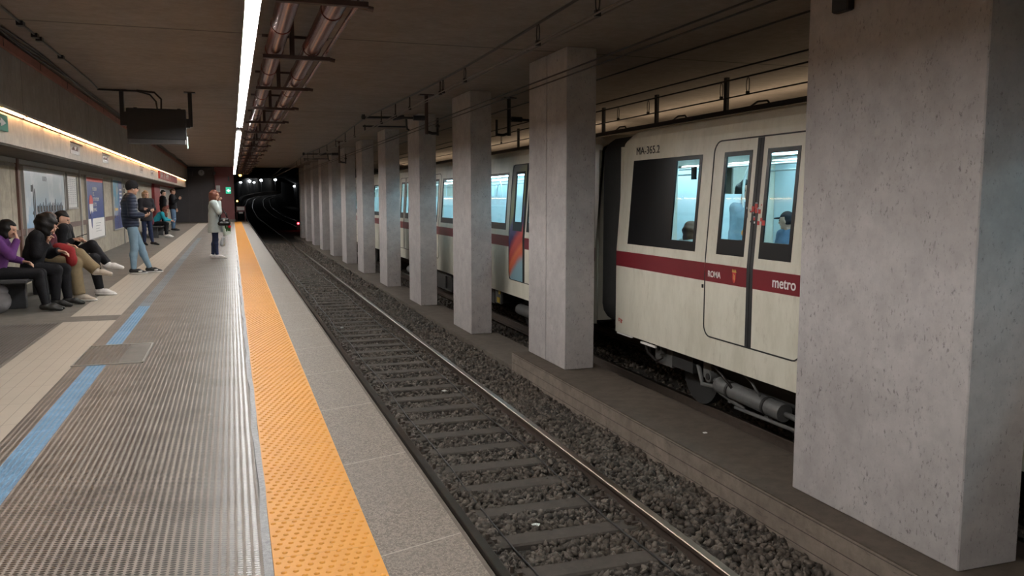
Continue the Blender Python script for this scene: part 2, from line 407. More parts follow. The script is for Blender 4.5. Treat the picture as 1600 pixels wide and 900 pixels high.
mb = MB(); mb.mat('stud_mat').box(-1.285, -1.13, 8.2, 9.3, -.02, 0); mb.mat('stud_mat_faded').box(-1.285, -1.13, 12.6, 34, -.02, 0); mb.mat('stud_mat').box(-1.285, -1.13, 34, Y1, -.02, 0)
struct(mb.build('faded_floor_line'))
struct(B(-1.13, .075, Y0, Y1, -.02, 0).build('stud_mat', 'stud_mat'), 'grey mat with rows of oval studs')
struct(B(-3.3, -2.03, Y0, 11.2, -.02, .003).build('grid_mat', 'stud_mat_small'))
mb = MB()                                     # bent metal edging beside the tactile strip
mb.mat('metal_trim')
yy = np.arange(Y0, Y1+.01, .4); prev = None
for y in yy:
    j = .006*math.sin(y*3.1)+.004*math.sin(y*7.7)
    cur = (.078+j, .112+j*.5, y)
    if prev: mb.add([(prev[0], prev[2], .004), (prev[1], prev[2], .004), (cur[1], cur[2], .004), (cur[0], cur[2], .004), (prev[0], prev[2], -.02), (prev[1], prev[2], -.02), (cur[1], cur[2], -.02), (cur[0], cur[2], -.02)], [(0, 1, 2, 3), (0, 4, 5, 1), (1, 5, 6, 2), (3, 2, 6, 7), (0, 3, 7, 4)])
    prev = cur
struct(mb.build('mat_edging'), 'dented metal edging between studded mat and yellow strip')
# tactile strip with domes
mb = MB(); mb.mat('tactile_yellow').box(.112, .545, Y0, Y1, -.02, .002)
dom = []
def dome(cx, cy, r=.0125, h=.0065):
    if cy > 99:
        vs = [(cx+r*math.cos(a), cy+r*math.sin(a), .002) for a in np.arange(6)*math.pi/3]+[(cx, cy, .002+h)]
        return vs, [(i, (i+1) % 6, 6) for i in range(6)]
    A8 = np.arange(8)*math.pi/4; vs = []
    for k_, z_ in ((1.0, 0), (.92, .35), (.68, .75), (.35, .95)): vs += [(cx+k_*r*math.cos(a), cy+k_*r*math.sin(a), .002+z_*h) for a in A8]
    vs.append((cx, cy, .002+h))
    return vs, [(8*j+i, 8*j+(i+1) % 8, 8*j+8+(i+1) % 8, 8*j+8+i) for j in range(3) for i in range(8)]+[(24+i, 24+(i+1) % 8, 32) for i in range(8)]
pitch = .047; row = 0; y = 2.4
mb.sm = True
while y < 56:
    for k in range(9):
        x = .132+k*pitch+(row % 3)*pitch/3
        if x < .532: mb.add(*dome(x, y))
    y += .049; row += 1
mb.sm = False
struct(mb.build('tactile_strip'), 'yellow tactile warning strip with raised domes')
# hatch in the mat
t = thing('floor_hatch', 'grey metal hatch cover let into the studded mat across the blue line', 'hatch', (-1.1, 8.75, 0))
B(-1.40, -1.02, 8.22, 9.28, -.02, .006).build('hatch_cover', 'stud_mat_small', t)
B(-1.02, -.83, 8.22, 9.28, -.02, .006).build('hatch_plate', 'floor_dark', t)
fr = MB()
for a in ((-1.41, -.82, 8.20, 8.225), (-1.41, -.82, 9.275, 9.30), (-.835, -.82, 8.2, 9.3), (-1.42, -1.405, 8.2, 9.3)): fr.box(*a, -.01, .009)
fr.build('frame', 'alu_frame', t)
# ceiling
struct(B(-3.6, 13.0, Y0, 57.0, 3.5, 3.8).build('ceiling', 'ceiling_concrete'))
# left wall, trims, soffit
struct(B(-3.75, -3.45, Y0, 57.2, -.3, 3.5).build('wall_left', 'wall_concrete'))
struct(B(-3.45, -3.43, Y0, 57, 2.095, 2.17).build('trim_1', 'alu_frame'), 'metal trim along the top of the wall')
struct(B(-3.45, -3.44, Y0, 57, 2.03, 2.08).build('trim_2', 'beam_concrete'))
struct(B(-3.45, -3.42, Y0, 40, .86, .97).build('trim_3', 'timber_band'), 'brown band on the wall between the posters')
mb = MB(); mb.mat('beam_concrete').box(-3.45, -2.60, Y0, 57, 2.64, 3.33)
struct(mb.build('wall_beam'), 'deep concrete beam above the strip lights')
concrete('fascia_panel', (.74, .69, .61), (.60, .555, .49), pit=.25, pscale=5, stretch=(1, 1, .25), joints=[(1, 1.32, .0, .006)], rough=.5, bstr=.15)
struct(B(-2.78, -2.70, Y0, 57, 2.20, 2.575).build('wall_fascia', 'fascia_panel'), 'pale fascia panels below the strip lights')
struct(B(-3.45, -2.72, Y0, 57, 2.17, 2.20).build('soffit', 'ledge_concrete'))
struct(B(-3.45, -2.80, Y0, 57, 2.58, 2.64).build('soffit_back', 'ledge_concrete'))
# end wall of the platform with its red-brown return
struct(B(-3.45, -.99, 57.0, 57.3, -.3, 3.5).build('wall_end', 'charcoal_wall'))
struct(B(-.99, .16, 56.7, 57.3, 0, 3.5).build('wall_end_return', 'maroon_paint'), 'red-brown wall panel at the platform end')
struct(B(-.99, .2, 56.62, 56.7, 0, .16).build('baseboard_end', 'floor_dark'))
mb = MB(); mb.box(-2.6, -2.57, 56.97, 57, 0, 2.45).box(-1.8, -1.78, 56.97, 57, 0, 2.45).box(-2.6, -1.0, 56.97, 57, 2.42, 2.46)
struct(mb.build('door_1', 'dark_grey'))
# middle curb and ledge
mb = MB(); mb.mat('curb_concrete').box(4.0, 4.84, Y0, 11.95, -1.45, -.862); mb.mat('curb_dirt').box(4.012, 4.83, Y0, 11.94, -.862, -.85)
struct(mb.build('middle_curb'), 'board-marked concrete curb between the tracks')
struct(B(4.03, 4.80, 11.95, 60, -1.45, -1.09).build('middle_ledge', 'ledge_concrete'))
# bed
struct(B(.95, 4.03, Y0, 60, -1.6, -1.27).build('track_bed', 'ballast_bed'))
struct(B(4.80, 8.4, Y0, 60, -1.6, -1.32).build('track_bed', 'ballast_bed'))
# far platform
struct(B(8.0, 13, Y0, 57, -1.4, 0).build('floor_far', 'floor_dark'), 'platform floor beyond the train')
struct(B(13, 13.3, Y0, 57, -.2, 3.8).build('wall_right', 'far_wall_concrete'))
struct(B(-3.7, 13.3, 57.0, 57.0+.2, 3.5, 4.2).build('ceiling_edge', 'tunnel_concrete'))
struct(B(8.6, 13.3, 57.0, 57.3, -.2, 3.5).build('wall_far_end', 'tunnel_concrete'))

# ---------------------------------------------------------------- curved running tunnel beyond
CP = np.array([(2.47, -8, -1.1), (2.47, 30, -1.1), (2.47, 60, -1.1), (2.47, 100, -1.1), (2.95, 150, -.95), (3.75, 200, .2), (6.2, 240, 1.7), (13.3, 270, 2.95), (21.5, 289, 3.5), (40, 315, 3.7)])
def path(off, dz=0, y0=-8, y1=315, step=4.0):
    ys = CP[:, 1]; out = []
    sl = np.gradient(CP, ys, axis=0); sl[:4, 0] = 0; sl[:4, 2] = 0
    def ev(y):
        i = int(np.clip(np.searchsorted(ys, y)-1, 0, len(ys)-2)); h = ys[i+1]-ys[i]; t = (y-ys[i])/h
        a = 2*t**3-3*t**2+1; b_ = t**3-2*t**2+t; c = -2*t**3+3*t**2; d = t**3-t**2
        return a*CP[i]+b_*h*sl[i]+c*CP[i+1]+d*h*sl[i+1]
    Y = list(np.arange(y0, min(y1, 100), 20.0))+list(np.arange(100, y1, step)) if y0 < 100 else list(np.arange(y0, y1, step))
    if Y[-1] < y1: Y.append(y1)
    for y in Y:
        p = ev(y); q = ev(min(y+.5, 315)); r = ev(y-.5) if y > -7 else p; d = q-r; d[2] = 0; d /= np.linalg.norm(d)+1e-9
        out.append((p[0]+off*d[1], p[1]-off*d[0], p[2]+dz, d[1], -d[0]))
    return out
def sweep(prof, off, dz, y0, y1, closed=True, step=4.0):
    mb = MB(); P = path(off, dz, y0, y1, step); n = len(prof); vs = []
    for (x, y, z, nx, ny) in P: vs += [(x+a*nx, y+a*ny, z+h) for a, h in prof]
    fs = []
    for i in range(len(P)-1):
        for k in range(n if closed else n-1): fs.append((i*n+k, i*n+(k+1) % n, (i+1)*n+(k+1) % n, (i+1)*n+k))
    if closed: fs += [tuple(range(n)), tuple(range((len(P)-1)*n, len(P)*n))[::-1]]
    return mb, vs, fs
def swept(name, mat, prof, off, dz, y0, y1, closed=True, parent=None):
    mb, vs, fs = sweep(prof, off, dz, y0, y1, closed); mb.mat(mat).add(vs, fs); return mb.build(name, parent=parent)
rect = lambda a0, a1, h0, h1: [(a0, h0), (a1, h0), (a1, h1), (a0, h1)]
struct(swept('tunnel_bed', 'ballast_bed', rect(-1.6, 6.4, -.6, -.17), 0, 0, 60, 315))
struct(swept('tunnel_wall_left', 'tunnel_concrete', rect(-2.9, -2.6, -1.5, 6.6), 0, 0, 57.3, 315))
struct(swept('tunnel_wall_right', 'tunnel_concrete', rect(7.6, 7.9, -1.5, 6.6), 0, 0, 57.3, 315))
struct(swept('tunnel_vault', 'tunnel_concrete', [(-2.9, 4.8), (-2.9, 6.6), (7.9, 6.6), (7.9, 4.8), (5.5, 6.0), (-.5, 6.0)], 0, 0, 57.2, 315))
struct(swept('tunnel_walkway', 'ledge_concrete', rect(-2.6, -1.75, -1.0, .75), 0, 0, 120, 315))
struct(swept('tunnel_walkway', 'ledge_concrete', rect(5.9, 7.6, -1.0, .9), 0, 0, 110, 315))
struct(B(-.1, .93, 57.3, 62, -1.4, -.02).build('platform_ramp', 'floor_dark'))

# ---------------------------------------------------------------- rails, sleepers
RP = [(-.07, -.15), (.07, -.15), (.07, -.138), (.012, -.125), (.010, -.045), (.036, -.035), (.036, -.006), (.030, 0), (-.030, 0), (-.036, -.006), (-.036, -.035), (-.010, -.045), (-.012, -.125), (-.07, -.138)]
def rail(off, label, dz=0, y1=315):
    mb, vs, fs = sweep(RP, off, dz, -8, y1)
    n = len(RP); mb.mat('rail_web'); mb.mats = ['rail_web', 'rail_head']
    o = len(mb.v); mb.v.extend(vs)
    for i, f in enumerate(fs):
        k = i % n if i < len(fs)-2 else 0
        mb.f.append(f); mb.mi.append(1 if k in (6, 7, 8) and i < len(fs)-2 else 0); mb.smooth.append(False)
    return tag(mb.build('rail'), label, 'rail')
rail(-.75, 'steel rail of the empty track, close under the platform edge')
rail(.75, 'worn steel rail of the empty track, on the side of the pillars')
rail(3.11, 'steel rail under the near side of the train, next to the pillars', .03)
rail(4.61, 'steel rail under the far side of the train', .03)
sl = MB().box(1.35, 3.60, -.11, .11, -1.42, -1.215, .015)
slp = tag(sl.build('sleeper', 'sleeper_concrete', origin=(2.47, 0, -1.42)), 'dark concrete sleeper crossing the empty track between its rails', 'sleeper', 'sleepers of the empty track')
ysl = [5.46+.615*k for k in range(-5, 66)]
slp.location.y = ysl[0]
for y in ysl[1:]:
    c = copy_tree(slp, (2.47, y, -1.42))
# fastening clips along both rails
def clip_mb(x, sgn):
    m_ = MB(); m_.mat('rail_web').box(x-.035, x+.035, -.05, .05, -1.215, -1.19).cyl((x, 0, -1.20), (x, 0, -1.14), .016, n=6).box(x-.05*sgn-.02, x-.05*sgn+.02, -.03, .03, -1.215, -1.185)
    return m_
cp = {}
for xr, sg, lab, cnt in ((3.22, 1, 'rail clip with bolt holding the pillar-side rail of the empty track', 46), (1.72, -1, 'rail clip with bolt holding the platform-side rail of the empty track', 30)):
    x = xr-.11*sg; first = None
    for y in [y for y in ysl if y > 2.6][:cnt]:
        if first is None:
            first = tag(clip_mb(x, sg).build('rail_clip', origin=(x, 0, -1.215)), lab, 'rail clip', 'rail clips on the '+('pillar' if sg > 0 else 'platform')+' side'); first.location.y = y
        else: copy_tree(first, (x, y, -1.215))
for x, lab in ((2.0, 'thin black cable lying on the sleepers near the platform-side rail'), (2.95, 'thin black cable lying on the sleepers near the pillar-side rail')):
    pts = [(x+.015*math.sin(y*1.7)+.01*math.sin(y*.6), y, -1.203+.004*math.sin(y*5)) for y in np.arange(2, 48, .35)]
    tag(MB().mat('wire').tube(pts, .008, 6).build('track_cable'), lab, 'cable')

# ---------------------------------------------------------------- ballast
ICO = np.array([(0, 0, 1.176), (1.051, 0, .526), (.325, 1, .526), (-.851, .618, .526), (-.851, -.618, .526), (.325, -1, .526), (.851, .618, -.526), (.851, -.618, -.526), (-.325, 1, -.526), (-1.051, 0, -.526), (-.325, -1, -.526), (0, 0, -1.176)])/1.176
ICF = np.array([(0, 1, 2), (0, 2, 3), (0, 3, 4), (0, 4, 5), (0, 5, 1), (1, 6, 2), (2, 8, 3), (3, 9, 4), (4, 10, 5), (5, 7, 1), (1, 7, 6), (2, 6, 8), (3, 8, 9), (4, 9, 10), (5, 10, 7), (6, 7, 11), (6, 11, 8), (8, 11, 9), (9, 11, 10), (10, 11, 7)])
def stones(name, C, R, label):
    n = len(C); V = np.repeat(ICO[None], n, 0)*rng.uniform(.5, 1.3, (n, 12, 1))
    V = V*rng.uniform(.5, 1.35, (n, 1, 3))
    q = rng.normal(size=(n, 4)); q /= np.linalg.norm(q, axis=1)[:, None]; a, b_, c, d = q.T
    Rm = np.stack([1-2*(c*c+d*d), 2*(b_*c-a*d), 2*(b_*d+a*c), 2*(b_*c+a*d), 1-2*(b_*b_+d*d), 2*(c*d-a*b_), 2*(b_*d-a*c), 2*(c*d+a*b_), 1-2*(b_*b_+c*c)], 1).reshape(n, 3, 3)
    V = np.einsum('nij,nkj->nki', Rm, V)*R[:, None, None]+C[:, None, :]
    F = (ICF[None]+(np.arange(n)*12)[:, None, None]).reshape(-1, 3)
    me = bpy.data.meshes.new(name); V = V.reshape(-1, 3); me.vertices.add(len(V)); me.vertices.foreach_set('co', V.ravel())
    me.loops.add(F.size); me.loops.foreach_set('vertex_index', F.ravel().astype(np.int32)); me.polygons.add(len(F))
    me.polygons.foreach_set('loop_start', np.arange(0, F.size, 3, dtype=np.int32)); me.update(calc_edges=True)
    me.materials.append(MATS['ballast_stone']); o = bpy.data.objects.new(name, me); COL.objects.link(o)
    tag(o, label, 'ballast', kind='stuff'); return o
def bed_h(x, y):
    # surface height of the ballast: lower in the crib, higher outside the pillar-side rail
    h = np.where(x < 3.2, -1.235, -1.235+np.clip((x-3.25)/.25, 0, 1)*.085)
    h = h+.03*((x > 3.0) & (x < 3.2))+.03*((x > 1.76) & (x < 1.93))
    return h+.012*np.sin(x*5+y*2.3)+.01*np.sin(y*1.1)
def scatter(x0, x1, y0, y1, pitch, rmin, rmax):
    n = int((x1-x0)*(y1-y0)/(pitch*pitch)); x = rng.uniform(x0, x1, n); y = rng.uniform(y0, y1, n)
    z = bed_h(x, y)-rng.uniform(0, .035, n); r = rng.uniform(rmin, rmax, n)
    k = ((y-5.46) % .615); on = (np.minimum(k, .615-k) < .105+rng.normal(0, .018, n)) & (x > 1.9+rng.normal(0, .05, n)) & (x < 3.02+rng.normal(0, .05, n))
    keep = ~on & (np.abs(x-1.72) > .055) & (np.abs(x-3.22) > .05)
    return np.stack([x, y, z], 1)[keep], r[keep]
A = [scatter(.97, 3.98, 2.0, 11, .034, .020, .041), scatter(.97, 4.0, 11, 24, .042, .024, .040), scatter(.97, 4.0, 24, 52, .075, .035, .055)]
stones('ballast', np.concatenate([a[0] for a in A]), np.concatenate([a[1] for a in A]), 'dark crushed stone ballast between and beside the rails of the empty track')
n = 9000; x = rng.uniform(4.86, 7.9, n); y = rng.uniform(2.5, 32, n); z = -1.29-rng.uniform(0, .03, n)
kk = np.abs(x-5.58) > .06
stones('ballast', np.stack([x, y, z], 1)[kk], rng.uniform(.03, .05, n)[kk], 'dark stone ballast under the train')
# pale litter on the ballast
for i, (x, y, lab) in enumerate(((2.30, 6.25, 'crumpled white paper scrap on the stones between two near sleepers'), (2.10, 17.5, 'white litter scrap on the ballast close to the platform-side rail, far up the empty track'), (2.75, 11.2, 'small white scrap beside the pillar-side cable on the empty track'))):
    m_ = MB().mat('white_plastic'); vs = [(x+.035*math.cos(a)*rng.uniform(.6, 1.3), y+.028*math.sin(a)*rng.uniform(.6, 1.3), -1.20+rng.uniform(0, .014)) for a in np.arange(7)*2*math.pi/7]
    m_.add(vs+[(x, y, -1.178), (x, y, -1.215)], [(k, (k+1) % 7, 7) for k in range(7)]+[((k+1) % 7, k, 8) for k in range(7)])
    tag(m_.build('paper_scrap'), lab, 'litter')
m_ = MB().mat('white_plastic').box(4.42, 4.46, 7.12, 7.15, -.85, -.842, .002)
tag(m_.build('paper_scrap'), 'tiny white scrap lying on top of the concrete curb', 'litter')

# ---------------------------------------------------------------- pillars
PL = [(3.88, 5.53, 4.27, 4.76, -.85, 'nearest and largest grey concrete pillar, on the curb at the right'),
      (10.46, 11.195, 4.27, 4.70, -.85, 'nearer half of the double pillar with a vertical joint, on the end of the curb'),
      (11.22, 11.94, 4.27, 4.70, -.85, 'farther half of the double pillar with a vertical joint, on the end of the curb')]
words = ['first', 'second', 'third', 'fourth', 'fifth', 'sixth', 'seventh', 'eighth', 'ninth', 'tenth']
for k, (a, b_) in enumerate(((15.2, 16.55), (19.72, 21.05), (24.32, 25.6), (28.96, 30.35), (33.5, 34.9), (38.1, 39.4), (42.75, 44.1), (47.3, 48.7), (51.9, 53.2), (56.0, 57.3))):
    PL.append((a, b_, 4.27, 4.68, -1.09, words[k]+' concrete pillar beyond the jointed double pillar'+(', last before the tunnel' if k == 9 else '')))
for (a, b_, x0, x1, z0, lab) in PL:
    m_ = MB()
    # slightly irregular arrises
    m_.box(x0, x1, a, b_, z0, 3.5, .008)
    tag(m_.build('concrete_pillar', 'pillar_concrete'), lab, 'pillar', 'concrete pillars between the tracks')
m_ = MB().box(4.20, 4.27, 5.03, 5.20, 2.84, 3.02, .01); m_.box(4.22, 4.27, 5.08, 5.15, 3.02, 3.5)
tag(m_.build('junction_box', 'black_metal'), 'small black box high on the nearest pillar', 'box')

# ================================================================ train
XT, XC = 5.05, 6.42
def slx(z): return .085*max(0.0, (z-.8)/1.2)
def slant(mb, side=-1):
    # lean the body side inwards above the waist; side=-1 near side, +1 far side (mirrored)
    out = []
    for (x, y, z) in mb.v:
        x2 = x+slx(z)
        out.append((x2 if side < 0 else 2*XC-x2, y, z))
    mb.v = out; return mb
def panel(mb, y0, y1, z0, z1, holes, x0, x1, zc=(.8, 1.2, 1.6)):
    ys = sorted({y0, y1, *[h[0] for h in holes], *[h[1] for h in holes]}); zs = sorted({z0, z1, *[c for c in zc if z0 < c < z1], *[h[2] for h in holes], *[h[3] for h in holes]})
    for i in range(len(ys)-1):
        for j in range(len(zs)-1):
            cy, cz = (ys[i]+ys[i+1])/2, (zs[j]+zs[j+1])/2
            if ys[i] < y0-1e-6 or ys[i+1] > y1+1e-6 or zs[j] < z0-1e-6 or zs[j+1] > z1+1e-6: continue
            if any(h[0] < cy < h[1] and h[2] < cz < h[3] for h in holes): continue
            mb.box(x0, x1, ys[i], ys[i+1], zs[j], zs[j+1])
    return mb
def frame_pane(root, y0, y1, z0, z1, g, par=None, fname='window', side=-1):
    # black window surround with a glass pane; g = glass rectangle (ya, yb, za, zb)
    m_ = MB().mat('glass_black'); panel(m_, y0, y1, z0, z1, [g], XT-.004, XT+.014)
    f = slant(m_, side).build(fname, parent=par or root)
    m2 = MB().mat('glass'); panel(m2, g[0], g[1], g[2], g[3], [], XT+.012, XT+.0125, ())
    m2.v = [v for v in m2.v]; slant(m2, side)
    # single sheet of glass
    q = MB().mat('glass'); yy0, yy1, za, zb = g
    q.add([(XT+.012, yy0, za), (XT+.012, yy1, za), (XT+.012, yy1, zb), (XT+.012, yy0, zb)], [(3, 2, 1, 0)]); slant(q, side)
    q.build('pane', parent=f) if par is None else q.build('glass_pane', parent=par)
    return f
def car(label, yS, yN, doors, windows, dark=None, full=True, ends=(0, 0)):
    t = thing('metro_car', label, 'train car', (XC, (yS+yN)/2, -1.15), 'cars of the train on the far track')
    dh = .86
    holes = [(c-dh, c+dh, -.05, 2.13) for c in doors]
    whole = [(a, b_, .89, 2.0) for a, b_, *_ in windows]
    m_ = MB().mat('train_cream')
    panel(m_, yS, yN, -.35, 2.2, holes+whole, XT, XT+.04); slant(m_, -1)
    m2 = MB().mat('train_cream'); panel(m2, yS, yN, -.35, 2.2, [], XT, XT+.04); slant(m2, 1)
    o = len(m_.v); m_.add(m2.v, m2.f)
    X0 = XT+slx(2.2)
    prof = [(X0, 2.2), (X0+.015, 2.30), (X0+.09, 2.39), (X0+.30, 2.445), (XC, 2.49), (2*XC-X0-.30, 2.445), (2*XC-X0-.09, 2.39), (2*XC-X0-.015, 2.30), (2*XC-X0, 2.2)]
    r = .28
    ysr = [(yS, .55), (yS+.06, .25), (yS+.18, .06), (yS+r, 0), (yN-r, 0), (yN-.18, .06), (yN-.06, .25), (yN, .55)]
    vs = []
    for y, k in ysr:
        for (x, z) in prof: vs.append((x+(XC-x)*0*k, y, 2.2+(z-2.2)*(1-k)))
    n = len(prof); m_.sm = False
    m_.add(vs, [(i*n+j, i*n+j+1, (i+1)*n+j+1, (i+1)*n+j) for i in range(len(ysr)-1) for j in range(n-1)])
    for y, s_ in ((yS, 1), (yN, -1)):
        a, b_ = (y, y+.04) if s_ > 0 else (y-.04, y)
        m_.box(XT+.05, XC-.45, a, b_, -.3, 2.2); m_.box(XC+.45, 2*XC-XT-.05, a, b_, -.3, 2.2); m_.box(XC-.45, XC+.45, a, b_, 1.95, 2.2)
    m_.build('body', parent=t)
    m_ = MB().mat('under_dark').box(XT+.1, 2*XC-XT-.1, yS+.05, yN-.05, -.33, -.2); m_.build('underframe', parent=t)
    # waist stripe
    ys_ = sorted([yS+.002]+[v for c in doors for v in (c-dh-.012, c+dh+.012)]+[yN-.002])
    for i in range(0, len(ys_), 2): MB().mat('stripe_maroon').box(XT-.003, XT+.002, ys_[i], ys_[i+1], .575, .78).build('waist_stripe', parent=t)
    # seams around the doors (dark gap)
    for c in doors:
        g_ = MB().mat('rubber'); ring = []
        for cy_, cz_, a0 in ((c+dh-.13, 2.13-.13, 0), (c-dh+.13, 2.13-.13, 90), (c-dh+.13, -.05+.13, 180), (c+dh-.13, -.05+.13, 270)):
            for k_ in range(6): an = math.radians(a0+k_*18); ring.append((cy_, cz_, math.cos(an), math.sin(an)))
            if a0 == 270: pass
        full_ring = []
        for i_ in range(len(ring)):
            p_, q_ = ring[i_], ring[(i_+1) % len(ring)]; full_ring.append(p_)
            a_ = (p_[0]+.13*p_[2], p_[1]+.13*p_[3]); b2_ = (q_[0]+.13*q_[2], q_[1]+.13*q_[3])
            if math.hypot(a_[0]-b2_[0], a_[1]-b2_[1]) > .3:
                for f_ in (.2, .4, .6, .8): full_ring.append((p_[0]+(q_[0]-p_[0])*f_, p_[1]+(q_[1]-p_[1])*f_, p_[2]+(q_[2]-p_[2])*f_, p_[3]+(q_[3]-p_[3])*f_))
        n_ = len(full_ring); vs_ = []
        for (cy_, cz_, ca, sa) in full_ring:
            for rr_, xx_ in ((.122, XT-.005), (.137, XT-.005), (.137, XT+.01), (.122, XT+.01)): vs_.append((xx_, cy_+rr_*ca, cz_+rr_*sa))
        g_.add(vs_, [(4*i_+j_, 4*i_+(j_+1) % 4, 4*((i_+1) % n_)+(j_+1) % 4, 4*((i_+1) % n_)+j_) for i_ in range(n_) for j_ in range(4)])
        slant(g_); g_.build('door_seam', parent=t)
        for s_ in (-1, 1):
            a, b_ = (c-dh, c-.055) if s_ < 0 else (c+.055, c+dh)
            wa, wb = (c-.65, c-.13) if s_ < 0 else (c+.13, c+.65)
            L = MB().mat('graffiti' if (yS > 11 and yS < 12 and c < 15 and s_ > 0) else 'train_cream')
            panel(L, a, b_, -.05, 2.13, [(wa, wb, .89, 2.0)], XT+.0005, XT+.035); slant(L)
            leaf = L.build('door_leaf', parent=t)
            if L.mats[0] == 'graffiti': leaf['label'] = 'door leaf sprayed with a rainbow of graffiti'
            g = (wa+.05, wb-.05, 1.06, 1.95)
            fr_ = MB().mat('glass_black'); panel(fr_, wa, wb, .89, 2.0, [g], XT-.003, XT+.014); slant(fr_); fr_.build('window_surround', parent=leaf)
            q = MB().mat('glass').add([(XT+.012, g[0], g[2]), (XT+.012, g[1], g[2]), (XT+.012, g[1], g[3]), (XT+.012, g[0], g[3])], [(3, 2, 1, 0)]); slant(q); q.build('pane', parent=leaf)
            if L.mats[0] != 'graffiti':
                st = MB().mat('stripe_maroon').box(XT-.003, XT+.004, a, b_, .575, .78); st.build('door_stripe', parent=leaf)
        rb = MB().mat('rubber'); panel(rb, c-.055, c-.004, -.04, 2.12, [], XT-.002, XT+.03); panel(rb, c+.004, c+.055, -.04, 2.12, [], XT-.002, XT+.03); slant(rb); rb.build('door_rubber', parent=t)
        kb = MB().mat('print_gold').cyl((XT+.02, c+.19, 1.14), (XT+.006, c+.19, 1.14), .030, n=14); slant(kb); kb.build('door_button', parent=t)
    for wdw in windows:
        a, b_ = wdw[0], wdw[1]; g = wdw[2] if len(wdw) > 2 else (a+.06, b_-.06, 1.02, 1.95)
        frame_pane(t, a, b_, .89, 2.0, g)
    # saloon
    m_ = MB().mat('dark_grey').box(XT+.05, 2*XC-XT-.05, yS+.05, yN-.05, -.2, -.02); m_.build('saloon_floor', parent=t)
    m_ = MB().mat('saloon_wall').box(2*XC-XT-.22, 2*XC-XT-.18, yS+.05, yN-.05, -.02, 2.1).box(XT+.16, 2*XC-XT-.17, yS+.05, yN-.05, 2.12, 2.16)
    for c in doors:      # draught screens beside the doors, part height
        for s_ in (-1, 1): m_.box(XT+.12, XT+.55, c+s_*.93-.012, c+s_*.93+.012, -.02, 1.55).box(2*XC-XT-.65, 2*XC-XT-.22, c+s_*.93-.012, c+s_*.93+.012, -.02, 1.9)
    m_.build('saloon_lining', parent=t)
    m_ = MB().mat('train_light')
    for xl in (XT+.55, 2*XC-XT-.6): m_.box(xl-.07, xl+.07, yS+.5, yN-.5, 2.10, 2.118)
    m_.build('saloon_light', parent=t)
    m_ = MB().mat('saloon_pole')
    for c in doors:
        for s_ in (-1, 1):
            for xx in (XT+.5, 2*XC-XT-.6):
                p_ = [(xx, c+s_*.9, 2.1), (xx, c+s_*.9, 1.9), (xx, c+s_*.82, 1.8), (xx, c+s_*.80, 1.5), (xx, c+s_*.80, .7)]
                m_.tube([(xx, c+s_*(.62+.28*math.sin(a)), 1.62+.3*math.cos(a)) for a in np.linspace(0, math.pi/2, 6)]+[(xx, c+s_*.9, .6)], .016, 6)
        m_.tube([(XC, c, -.02), (XC, c, 2.12)], .017, 6)
    for xx in (XT+.62, 2*XC-XT-.75): m_.tube([(xx, yS+.6, 1.88), (xx, yN-.6, 1.88)], .015, 6)
    m_.build('grab_rail', parent=t)
    m_ = MB().mat('seat_blue')
    d = sorted(doors)
    for i in range(len(d)-1): m_.box(2*XC-XT-.62, 2*XC-XT-.22, d[i]+1.0, d[i+1]-1.0, .38, .46).box(2*XC-XT-.30, 2*XC-XT-.22, d[i]+1.0, d[i+1]-1.0, .46, .85)
    m_.box(2*XC-XT-.62, 2*XC-XT-.22, d[-1]+1.0, yN-.3, .38, .46).box(XT+.12, XT+.5, d[-1]+1.15, yN-.3, .38, .46)
    m_.build('seat_bench', parent=t)
    return t
def wins(doors): 
    d = sorted(doors); return [(d[i]+1.07, d[i+1]-1.07) for i in range(len(d)-1)]
D1 = [7.34-3.75*k for k in range(3)]; D2 = [14.41+3.75*k for k in range(4)]; D3 = [32.8+3.75*k for k in range(3)]
c1 = car('nearest cream metro car with maroon stripe, numbered MA-365.2', -2.2, 10.5, D1, wins(D1)+[(8.44, 10.17, (8.50, 9.02, 1.0, 1.95))])
c2 = car('middle cream metro car with a rainbow graffiti door, behind the pillars', 11.22, 28.9, D2, wins(D2)+[(11.6, 13.3, (12.75, 13.24, 1.0, 1.95)), (26.75, 28.4)])
c3 = car('farthest cream metro car, seen only between distant pillars', 29.6, 42.2, D3, wins(D3)+[(30.0, 31.7)])
# lettering and marks of the near car
Yd, Zd = (0, -1, 0), (0, 0, 1)
sx = lambda z: XT+slx(z)-.004
text('MA-365.2', .14, (sx(2.1), 10.12, 2.075), Yd, Zd, 'print_black', c1, 'car_number', .001, sx=1.16, bold=0.0)
text('ROMA', .098, (XT-.005, 8.135, .628), Yd, Zd, 'print_white', c1, 'lettering', .001, sx=.92, bold=.0015)
text('metro', .150, (XT-.005, 6.955, .628), Yd, Zd, 'print_white', c1, 'lettering', .001, sx=.98, bold=.002)
